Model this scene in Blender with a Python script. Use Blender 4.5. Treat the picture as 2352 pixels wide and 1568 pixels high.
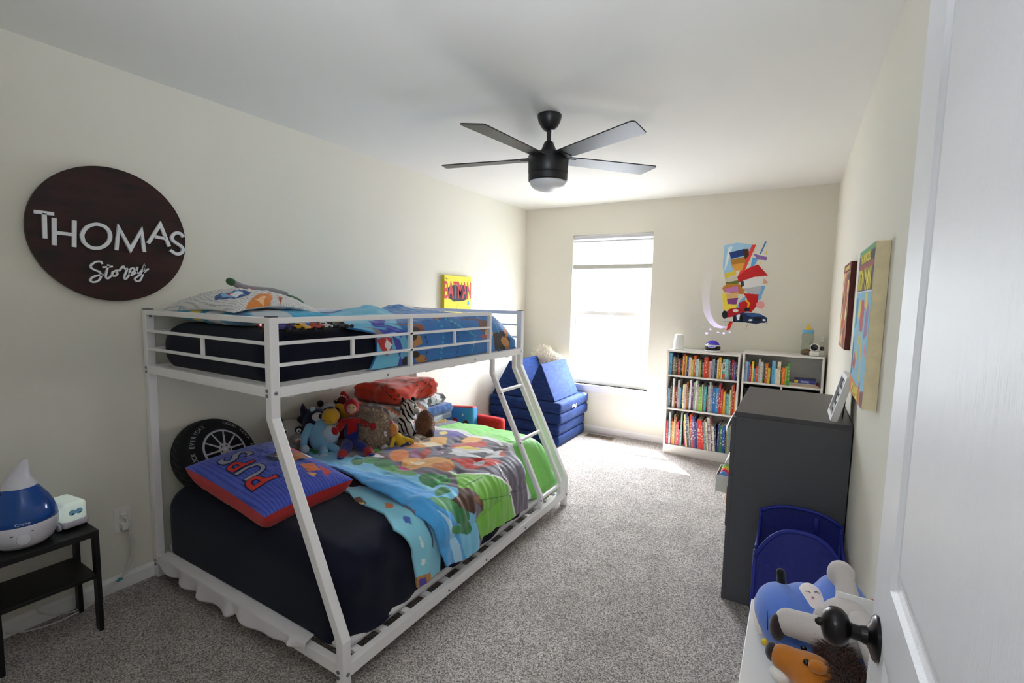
import bpy, bmesh, math, random
import numpy as np
from mathutils import Vector, Matrix, Euler, noise
random.seed(7); np.random.seed(7)
SC=bpy.context.scene; COL=SC.collection
for o in list(bpy.data.objects): bpy.data.objects.remove(o)
W,D,H=2.967,4.834,2.44          # room: width (x), window wall (y), ceiling height
# ---------------------------------------------------------------- camera
yaw,pitch,roll=.5354,-.0908,.0207
cy_,sy_=math.cos(yaw),math.sin(yaw)
fw=Vector((-sy_*math.cos(pitch),cy_*math.cos(pitch),math.sin(pitch)))
rt=Vector((cy_,sy_,0)); up=rt.cross(fw)
r2=rt*math.cos(roll)+up*math.sin(roll); u2=up*math.cos(roll)-rt*math.sin(roll)
cd=bpy.data.cameras.new('camera'); cam=bpy.data.objects.new('camera',cd); COL.objects.link(cam)
cd.sensor_width=36; cd.lens=1098/2352*36; cd.clip_start=.02; cd.clip_end=200
cam.matrix_world=Matrix(((r2.x,u2.x,-fw.x,2.7272),(r2.y,u2.y,-fw.y,-.0357),(r2.z,u2.z,-fw.z,1.4385),(0,0,0,1)))
SC.camera=cam
# ---------------------------------------------------------------- light and exposure
SC.view_settings.view_transform='Standard'; SC.view_settings.look='None'; SC.view_settings.gamma=1; SC.view_settings.use_curve_mapping=False
SC.view_settings.exposure=0.55
w=bpy.data.worlds.new('sky'); SC.world=w; w.use_nodes=True
bg=w.node_tree.nodes['Background']; bg.inputs[0].default_value=(.93,.97,1,1)
_n=w.node_tree.nodes; _tc=_n.new('ShaderNodeTexCoord'); _sp=_n.new('ShaderNodeSeparateXYZ'); _mr=_n.new('ShaderNodeMapRange'); _mr.interpolation_type='SMOOTHSTEP'
_mr.inputs[1].default_value=-.05; _mr.inputs[2].default_value=.62; _mr.inputs[3].default_value=11; _mr.inputs[4].default_value=58   # dim ground, bright overcast sky
w.node_tree.links.new(_tc.outputs['Generated'],_sp.inputs[0]); w.node_tree.links.new(_sp.outputs['Z'],_mr.inputs[0]); w.node_tree.links.new(_mr.outputs[0],bg.inputs[1])
sd=bpy.data.lights.new('sun','SUN'); sun=bpy.data.objects.new('sun',sd); COL.objects.link(sun)
sd.energy=122; sd.angle=.009; sd.color=(1,.96,.9)
sun.rotation_euler=Vector((.19,-.25,-.53)).to_track_quat('-Z','Y').to_euler(); sun.location=(1,7,5)
pd=bpy.data.lights.new('window_daylight','AREA'); po=bpy.data.objects.new('window_daylight',pd); COL.objects.link(po)
pd.shape='RECTANGLE'; pd.size=.84; pd.size_y=1.56; pd.cycles.is_portal=True
po.location=(1.02,D+.16,1.32); po.rotation_euler=(math.radians(-90),0,0)
hd=bpy.data.lights.new('hall_fill_light','AREA'); ho=bpy.data.objects.new('hall_fill_light',hd); COL.objects.link(ho)  # unseen lamp added in the hall, standing in for daylight from there
hd.shape='DISK'; hd.size=.4; hd.energy=10; hd.color=(.86,.92,1); ho.location=(2.35,-.75,2.40)
fd=bpy.data.lights.new('bounced_flash','SPOT'); fo=bpy.data.objects.new('bounced_flash',fd); COL.objects.link(fo)   # the photographer's flash, turned up at the ceiling
fd.energy=74; fd.color=(.80,.87,1); fd.spot_size=math.radians(120); fd.spot_blend=1; fd.shadow_soft_size=.04; fo.location=(2.62,-.03,1.66); fo.rotation_euler=Vector((-.42,.62,.78)).to_track_quat('-Z','Y').to_euler()
try:
    SC.cycles.use_denoising=True; SC.cycles.max_bounces=10; SC.cycles.diffuse_bounces=8; SC.cycles.transparent_max_bounces=12; SC.cycles.sample_clamp_indirect=10
except Exception: pass
# ---------------------------------------------------------------- colour and material helpers
def s2l(c): return c/12.92 if c<=.04045 else ((c+.055)/1.055)**2.4
def rgb(h): return tuple(s2l(int(h[i:i+2],16)/255) for i in (0,2,4))
MATS={}
def mat(name,hexc,rough=.6,metal=0,bump=0,scale=300,var=0,vscale=8,sheen=0,spec=.4,stretch=None,alpha=None,emit=0):
    """principled surface with optional procedural bump and colour variation"""
    if name in MATS: return MATS[name]
    m=bpy.data.materials.new(name); m.use_nodes=True; nt=m.node_tree; b=nt.nodes['Principled BSDF']
    c=rgb(hexc)+(1,); b.inputs['Base Color'].default_value=c; b.inputs['Roughness'].default_value=rough; b.inputs['Metallic'].default_value=metal
    b.inputs['Specular IOR Level'].default_value=spec
    if sheen: b.inputs['Sheen Weight'].default_value=sheen; b.inputs['Sheen Roughness'].default_value=.5
    if emit: b.inputs['Emission Color'].default_value=c; b.inputs['Emission Strength'].default_value=emit
    tc=nt.nodes.new('ShaderNodeTexCoord'); mp=nt.nodes.new('ShaderNodeMapping'); nt.links.new(tc.outputs['Object'],mp.inputs[0])
    if stretch: mp.inputs['Scale'].default_value=stretch
    if bump:
        n=nt.nodes.new('ShaderNodeTexNoise'); n.inputs['Scale'].default_value=scale; n.inputs['Detail'].default_value=4
        bp=nt.nodes.new('ShaderNodeBump'); bp.inputs['Strength'].default_value=bump; bp.inputs['Distance'].default_value=.002
        nt.links.new(mp.outputs[0],n.inputs['Vector']); nt.links.new(n.outputs['Fac'],bp.inputs['Height']); nt.links.new(bp.outputs[0],b.inputs['Normal'])
    if var:
        n2=nt.nodes.new('ShaderNodeTexNoise'); n2.inputs['Scale'].default_value=vscale; n2.inputs['Detail'].default_value=5
        hs=nt.nodes.new('ShaderNodeHueSaturation'); hs.inputs['Color'].default_value=c
        mr=nt.nodes.new('ShaderNodeMapRange'); mr.inputs[1].default_value=.3; mr.inputs[2].default_value=.7; mr.inputs[3].default_value=1-var; mr.inputs[4].default_value=1+var
        nt.links.new(mp.outputs[0],n2.inputs['Vector']); nt.links.new(n2.outputs['Fac'],mr.inputs[0]); nt.links.new(mr.outputs[0],hs.inputs['Value']); nt.links.new(hs.outputs[0],b.inputs['Base Color'])
    MATS[name]=m; return m
def painted(name,rough=.85,bump=.25,scale=900,sheen=.2):
    """cloth or print whose colours come from the mesh's own pattern attribute"""
    if name in MATS: return MATS[name]
    m=mat(name,'ffffff',rough,bump=bump,scale=scale,sheen=sheen,spec=.25); nt=m.node_tree
    a=nt.nodes.new('ShaderNodeAttribute'); a.attribute_name='pattern'; nt.links.new(a.outputs['Color'],nt.nodes['Principled BSDF'].inputs['Base Color']); return m
def clear(name,hexc,t=.85,rough=.05):
    if name in MATS: return MATS[name]
    m=bpy.data.materials.new(name); m.use_nodes=True; nt=m.node_tree; nt.nodes.clear()
    out=nt.nodes.new('ShaderNodeOutputMaterial'); tr=nt.nodes.new('ShaderNodeBsdfTransparent'); tr.inputs[0].default_value=rgb(hexc)+(1,)
    gl=nt.nodes.new('ShaderNodeBsdfGlossy'); gl.inputs['Roughness'].default_value=rough; lw=nt.nodes.new('ShaderNodeLayerWeight'); lw.inputs[0].default_value=.12; fr=nt.nodes.new('ShaderNodeMath'); fr.operation='MULTIPLY_ADD'; fr.inputs[1].default_value=.4; fr.inputs[2].default_value=.03; nt.links.new(lw.outputs['Facing'],fr.inputs[0])
    mx=nt.nodes.new('ShaderNodeMixShader'); nt.links.new(fr.outputs[0],mx.inputs[0]); nt.links.new(tr.outputs[0],mx.inputs[1]); nt.links.new(gl.outputs[0],mx.inputs[2])
    if t<.8:
        df=nt.nodes.new('ShaderNodeBsdfPrincipled'); df.inputs['Base Color'].default_value=rgb(hexc)+(1,); df.inputs['Roughness'].default_value=.2
        m2=nt.nodes.new('ShaderNodeMixShader'); m2.inputs[0].default_value=1-t; nt.links.new(mx.outputs[0],m2.inputs[1]); nt.links.new(df.outputs[0],m2.inputs[2]); mx=m2
    nt.links.new(mx.outputs[0],out.inputs[0]); MATS[name]=m; return m
def translucent(name,hexc,k=.5):
    if name in MATS: return MATS[name]
    m=bpy.data.materials.new(name); m.use_nodes=True; nt=m.node_tree; nt.nodes.clear()
    out=nt.nodes.new('ShaderNodeOutputMaterial'); d=nt.nodes.new('ShaderNodeBsdfDiffuse'); t=nt.nodes.new('ShaderNodeBsdfTranslucent'); mx=nt.nodes.new('ShaderNodeMixShader')
    for n in (d,t): n.inputs[0].default_value=rgb(hexc)+(1,)
    mx.inputs[0].default_value=k; nt.links.new(d.outputs[0],mx.inputs[1]); nt.links.new(t.outputs[0],mx.inputs[2]); nt.links.new(mx.outputs[0],out.inputs[0]); MATS[name]=m; return m
# ---------------------------------------------------------------- mesh builder
class MB:
    def __init__(s): s.V=[]; s.F=[]; s.M=[]
    def add(s,vs,fs,mi=0):
        n=len(s.V); s.V+=[tuple(v) for v in vs]; s.F+=[tuple(i+n for i in f) for f in fs]; s.M+=[mi]*len(fs); return s
    def box(s,x0,x1,y0,y1,z0,z1,mi=0):
        return s.add([(x,y,z) for z in (z0,z1) for y in (y0,y1) for x in (x0,x1)],[(0,2,3,1),(4,5,7,6),(0,1,5,4),(2,6,7,3),(0,4,6,2),(1,3,7,5)],mi)
    def obox(s,c,h,R,mi=0):
        R=R.to_3x3(); c=Vector(c)
        return s.add([c+R@Vector((x*h[0],y*h[1],z*h[2])) for z in (-1,1) for y in (-1,1) for x in (-1,1)],[(0,2,3,1),(4,5,7,6),(0,1,5,4),(2,6,7,3),(0,4,6,2),(1,3,7,5)],mi)
    def sweep(s,pts,w,d,side=(0,1,0),mi=0):
        """rectangular tube through pts: w along side, d across; mitred joints"""
        pts=[Vector(p) for p in pts]; side=Vector(side).normalized(); n=len(pts); vs=[]
        for i,p in enumerate(pts):
            a=(pts[i]-pts[i-1]).normalized() if i else None; b=(pts[i+1]-pts[i]).normalized() if i<n-1 else None
            t=a if b is None else b if a is None else (a+b).normalized()
            nn=side.cross(t).normalized(); k=1
            if a is not None and b is not None: k=1/max(.4,nn.dot(side.cross(a).normalized()))
            for sx,sy in ((-1,-1),(1,-1),(1,1),(-1,1)): vs.append(p+side*(sx*w/2)+nn*(sy*d/2*k))
        fs=[(0,1,2,3),tuple(reversed(range(4*n-4,4*n)))]
        for i in range(n-1):
            for j in range(4): a=4*i+j; b=4*i+(j+1)%4; fs.append((a,a+4,b+4,b))
        return s.add(vs,fs,mi)
    def tube(s,pts,r,n=10,mi=0):
        pts=[Vector(p) for p in pts]; m=len(pts); rr=r if isinstance(r,(list,tuple)) else [r]*m; vs=[]; ref=Vector((.3,.2,.93))
        nx=None
        for i,p in enumerate(pts):
            t=(pts[min(i+1,m-1)]-pts[max(i-1,0)]).normalized()
            if nx is None: nx=(ref-t*ref.dot(t)).normalized()
            else: nx=(nx-t*nx.dot(t)).normalized()
            ny=t.cross(nx)
            for k in range(n): a=2*math.pi*k/n; vs.append(p+(nx*math.cos(a)+ny*math.sin(a))*rr[i])
        fs=[tuple(reversed(range(n))),tuple(range((m-1)*n,m*n))]
        for i in range(m-1):
            for k in range(n): a=i*n+k; b=i*n+(k+1)%n; fs.append((a,b,b+n,a+n))
        return s.add(vs,fs,mi)
    def lathe(s,prof,c=(0,0,0),n=32,R=None,mi=0,close=True):
        c=Vector(c); R=R.to_3x3() if R is not None else Matrix.Identity(3); vs=[]; m=len(prof)
        for r,z in prof:
            for k in range(n): a=2*math.pi*k/n; vs.append(c+R@Vector((r*math.cos(a),r*math.sin(a),z)))
        fs=[]
        for i in range(m-1):
            for k in range(n): a=i*n+k; b=i*n+(k+1)%n; fs.append((a,b,b+n,a+n))
        if close: fs+= [tuple(reversed(range(n))),tuple(range((m-1)*n,m*n))]
        return s.add(vs,fs,mi)
    def ell(s,c,r,rot=(0,0,0),nu=20,nv=12,mi=0):
        c=Vector(c); R=Euler(rot).to_matrix(); r=(r,)*3 if not hasattr(r,'__len__') else r; vs=[c+R@Vector((0,0,r[2]))]
        for i in range(1,nv):
            t=math.pi*i/nv
            for k in range(nu): a=2*math.pi*k/nu; vs.append(c+R@Vector((r[0]*math.sin(t)*math.cos(a),r[1]*math.sin(t)*math.sin(a),r[2]*math.cos(t))))
        vs.append(c+R@Vector((0,0,-r[2]))); fs=[(0,1+k,1+(k+1)%nu) for k in range(nu)]
        for i in range(nv-2):
            for k in range(nu): a=1+i*nu+k; b=1+i*nu+(k+1)%nu; fs.append((a,a+nu,b+nu,b))
        L=len(vs)-1; fs+=[(L,L-nu+(k+1)%nu,L-nu+k) for k in range(nu)]
        return s.add(vs,fs,mi)
    def prism(s,poly,h,M=None,mi=0):
        n=len(poly); M=M or Matrix.Identity(4); vs=[M@Vector((x,y,0)) for x,y in poly]+[M@Vector((x,y,h)) for x,y in poly]
        return s.add(vs,[tuple(reversed(range(n))),tuple(range(n,2*n))]+[(i,(i+1)%n,(i+1)%n+n,i+n) for i in range(n)],mi)
    def ribbon(s,pts,wd,h,M,mi=0):
        """flat stroke lettering: polyline pts widened to wd and raised h"""
        P=[Vector((x,y)) for x,y in pts]; n=len(P); closed=(P[0]-P[-1]).length<1e-4; L=[];R=[]
        for i in range(n):
            a=P[i]-P[i-1] if i else (P[0]-P[-2] if closed else None); b=P[i+1]-P[i] if i<n-1 else (P[1]-P[0] if closed else None)
            a=a.normalized() if a is not None else None; b=b.normalized() if b is not None else None
            t=(a if b is None else b if a is None else a+b)
            t=t.normalized() if t.length>1e-6 else a
            nn=Vector((-t.y,t.x)); k=1/max(.35,nn.dot(Vector((-a.y,a.x)))) if (a is not None and b is not None) else 1
            L.append(P[i]+nn*wd/2*k); R.append(P[i]-nn*wd/2*k)
        vs=[]
        for i in range(n):
            for q,z in ((L[i],0),(R[i],0),(R[i],h),(L[i],h)): vs.append(M@Vector((q.x,q.y,z)))
        fs=[(0,1,2,3),tuple(reversed(range(4*n-4,4*n)))] if not closed else []
        for i in range(n-1):
            for j in range(4): a=4*i+j; b=4*i+(j+1)%4; fs.append((a,a+4,b+4,b))
        return s.add(vs,fs,mi)
    def rbox(s,c,h,r,seg=.02,fn=None,R=None,mi=0):
        """rounded box, dense enough to displace with fn(p)->p in local coordinates"""
        c=Vector(c); h=Vector(h); R=R.to_3x3() if R is not None else None
        inner=Vector([max(0,a-r) for a in h]); nn=[max(2,int(2*a/seg)) for a in h]
        for ax in range(3):
            a,b=(ax+1)%3,(ax+2)%3; na,nb=nn[a],nn[b]
            for sg in (-1,1):
                vs=[]
                for i in range(na+1):
                    for j in range(nb+1):
                        p=Vector((0,0,0)); p[ax]=sg*h[ax]
                        ta=-1+2*i/na; tb=-1+2*j/nb; p[a]=h[a]*ta; p[b]=h[b]*tb
                        q=Vector([max(-inner[k],min(inner[k],p[k])) for k in range(3)]); d=p-q
                        if d.length>1e-9:
                            # widen sampling in corners
                            p=q+d.normalized()*r
                        if fn: p=fn(p)
                        if R is not None: p=R@p
                        vs.append(c+p)
                fs=[]
                for i in range(na):
                    for j in range(nb):
                        k=i*(nb+1)+j; f=(k,k+nb+1,k+nb+2,k+1); fs.append(f if sg>0 else tuple(reversed(f)))
                s.add(vs,fs,mi)
        return s
    def grid(s,fn,nu,nv,mi=0):
        vs=[fn(i/nu,j/nv) for i in range(nu+1) for j in range(nv+1)]
        return s.add(vs,[(i*(nv+1)+j,(i+1)*(nv+1)+j,(i+1)*(nv+1)+j+1,i*(nv+1)+j+1) for i in range(nu) for j in range(nv)],mi)
    def build(s,name,m,parent=None,smooth=False,bevel=0,angle=None,label=None,merge=True,colors=None,kind=None,thick=0,remesh=0,recalc=True,subsurf=0):
        me=bpy.data.meshes.new(name); org=None
        V=np.array(s.V)
        if parent is not None: org=Vector(parent['o'] if 'o' in parent else ORG[parent])
        else: lo,hi=V.min(0),V.max(0); org=Vector(((lo[0]+hi[0])/2,(lo[1]+hi[1])/2,lo[2]))
        me.from_pydata([tuple(v) for v in V-np.array(org)],[],s.F)
        ms=m if isinstance(m,(list,tuple)) else [m]
        for x in ms: me.materials.append(x)
        if len(ms)>1: me.polygons.foreach_set('material_index',s.M)
        if colors is not None:
            at=me.color_attributes.new('pattern','FLOAT_COLOR','POINT'); c4=np.ones((len(V),4),np.float32); c4[:,:3]=colors; at.data.foreach_set('color',c4.ravel())
        if (merge or recalc):
            bm=bmesh.new(); bm.from_mesh(me)
            if merge: bmesh.ops.remove_doubles(bm,verts=bm.verts,dist=1e-5)
            if recalc: bmesh.ops.recalc_face_normals(bm,faces=bm.faces)
            bm.to_mesh(me); bm.free()
        if smooth or angle:
            me.shade_smooth()
            if angle: me.set_sharp_from_angle(angle=math.radians(angle))
        o=bpy.data.objects.new(name,me); COL.objects.link(o); ORG[o]=org
        if parent is not None: o.parent=parent
        else: o.location=org
        if bevel:
            md=o.modifiers.new('bevel','BEVEL'); md.width=bevel; md.segments=2; md.limit_method='ANGLE'; md.angle_limit=math.radians(40)
        if remesh:
            md=o.modifiers.new('join','REMESH'); md.mode='VOXEL'; md.voxel_size=remesh; md.use_smooth_shade=True
            md=o.modifiers.new('soft','SMOOTH'); md.iterations=7; md.factor=.6
        if thick:
            md=o.modifiers.new('thickness','SOLIDIFY'); md.thickness=thick; md.offset=-1
        if subsurf:
            md=o.modifiers.new('round','SUBSURF'); md.levels=subsurf; md.render_levels=subsurf
        if label: o['label']=label
        if kind: o['kind']=kind
        return o
ORG={}
def spline(pts,n=6):
    # smooth curve through the given points
    P=[Vector(p) for p in pts]; out=[]
    for i in range(len(P)-1):
        a,b,c,d=P[max(i-1,0)],P[i],P[i+1],P[min(i+2,len(P)-1)]
        for k in range(n): t=k/n; out.append(.5*((2*b)+(c-a)*t+(2*a-5*b+4*c-d)*t*t+(3*b-3*c+d-a)*t**3))
    return [tuple(q) for q in out]+[tuple(P[-1])]
def thing(name,label,cat,loc,group=None):
    o=bpy.data.objects.new(name,None); COL.objects.link(o); o.location=loc; o.empty_display_size=.05; ORG[o]=Vector(loc)
    o['label']=label; o['category']=cat
    if group: o['group']=group
    return o
def tag(o,label,cat,group=None,kind=None):
    o['label']=label; o['category']=cat
    if group: o['group']=group
    if kind: o['kind']=kind
    return o
def struct(o): o['kind']='structure'; return o
def sempty(name,loc):
    o=bpy.data.objects.new(name,None); COL.objects.link(o); o.location=loc; ORG[o]=Vector(loc); o['kind']='structure'; return o
# ---------------------------------------------------------------- pattern painting (numpy, on mesh surface coordinates)
def inpoly(P,poly):
    x,y=P[:,0],P[:,1]; r=np.zeros(len(P),bool); n=len(poly)
    px=[a for a,b in poly]; py=[b for a,b in poly]
    bb=(x>=min(px))&(x<=max(px))&(y>=min(py))&(y<=max(py)); idx=np.nonzero(bb)[0]; X,Y=x[idx],y[idx]; q=np.zeros(len(idx),bool); j=n-1
    for i in range(n):
        xi,yi=poly[i]; xj,yj=poly[j]
        if yi!=yj: q^=((yi>Y)!=(yj>Y))&(X<(xj-xi)*(Y-yi)/(yj-yi)+xi)
        j=i
    r[idx]=q; return r
def online(P,pts,wd,dash=0):
    m=np.zeros(len(P),bool); acc=0
    for a,b in zip(pts[:-1],pts[1:]):
        a=np.array(a); b=np.array(b); d=b-a; L=np.hypot(*d)
        if L<1e-6: continue
        t=((P-a)@d)/L/L; tc=np.clip(t,0,1); dist=np.hypot(*(P-a-tc[:,None]*d).T); k=dist<wd/2
        if dash: k&=((acc+tc*L)%dash)<dash*.55
        m|=k; acc+=L
    return m
def paint(P,base,pats,C=None):
    C=np.tile(np.array(rgb(base)),(len(P),1)) if C is None else C
    for it in pats:
        if it[0]=='p': m=inpoly(P,it[2])
        elif it[0]=='l': m=online(P,it[2],it[3])
        else: m=online(P,it[2],it[3],it[4])
        C[m]=rgb(it[1])
    return C
def wob(p,s,a): return Vector(noise.noise_vector(Vector(p)*s))*a
FONTCACHE={}
def textmesh(txt,size,depth=.001,bold=0):
    k=(txt,size,depth,bold)
    if k in FONTCACHE: return FONTCACHE[k]
    cu=bpy.data.curves.new('lettering','FONT'); cu.body=txt; cu.size=size; cu.extrude=depth/2; cu.align_x='CENTER'; cu.align_y='CENTER'; cu.offset=bold; cu.resolution_u=3
    o=bpy.data.objects.new('lettering',cu); COL.objects.link(o); dg=bpy.context.evaluated_depsgraph_get(); me=bpy.data.meshes.new_from_object(o.evaluated_get(dg))
    v=[tuple(x.co) for x in me.vertices]; f=[tuple(p.vertices) for p in me.polygons]
    bpy.data.objects.remove(o); bpy.data.curves.remove(cu); FONTCACHE[k]=(v,f); return v,f
def text(name,txt,size,c,right,upv,m,parent,depth=.001,bold=0,sx=1,fn=None,label=None):
    v,f=textmesh(txt,size,depth,bold); r=Vector(right).normalized(); u=Vector(upv).normalized(); n=r.cross(u); c=Vector(c); b=MB()
    P=[c+r*(x*sx)+u*y+n*(z+depth/2) for x,y,z in v]
    if fn: P=[fn(p) for p in P]
    b.add(P,f); return b.build(name,m,parent,label=label,recalc=False)
def soft(name,parts,m,parent=None,vox=.006,**k):
    """one continuous stuffed surface grown from overlapping ellipsoids ('e',c,r,rot) and limbs ('t',pts,radii)"""
    b=MB()
    for p in parts:
        if p[0]=='e': b.ell(p[1],p[2],p[3] if len(p)>3 else (0,0,0),nu=18,nv=12)
        else:
            b.tube(p[1],p[2],n=12)
            for q,r in ((p[1][0],p[2][0]),(p[1][-1],p[2][-1])): b.ell(q,r,nu=12,nv=8)
    return b.build(name,m,parent,smooth=True,merge=False,remesh=vox,**k)
def fur(name,ells,n,ln,m,parent,wd=.0025,droop=.3):
    """soft pile: thin tapering blades rooted on ellipsoid surfaces"""
    b=MB(); rnd=random.Random(len(ells)*n)
    for c,r,rot in ells:
        R=Euler(rot).to_matrix(); c=Vector(c); vs=[];fs=[]
        for i in range(n):
            d=Vector((rnd.gauss(0,1),rnd.gauss(0,1),rnd.gauss(0,1))).normalized(); p=c+R@Vector((d.x*r[0],d.y*r[1],d.z*r[2])); nn=(R@Vector((d.x/r[0],d.y/r[1],d.z/r[2]))).normalized()
            t=Vector((rnd.gauss(0,1),rnd.gauss(0,1),rnd.gauss(0,1))); t=(t-nn*t.dot(nn)).normalized(); dirn=(nn+t*rnd.uniform(0,.9)+Vector((0,0,-droop))).normalized(); l=ln*rnd.uniform(.6,1.3); s=nn.cross(dirn)
            s=s.normalized()*wd if s.length>1e-5 else t*wd; k=len(vs); mid=p+dirn*l*.5+nn*l*.1
            vs+=[p-s-nn*.003,p+s-nn*.003,mid+s*.7,mid-s*.7,p+dirn*l+Vector((0,0,-droop*l*.4))]; fs+=[(k,k+1,k+2,k+3),(k+3,k+2,k+4)]
        b.add(vs,fs)
    return b.build(name,m,parent,merge=False,recalc=False,kind='stuff')
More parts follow.
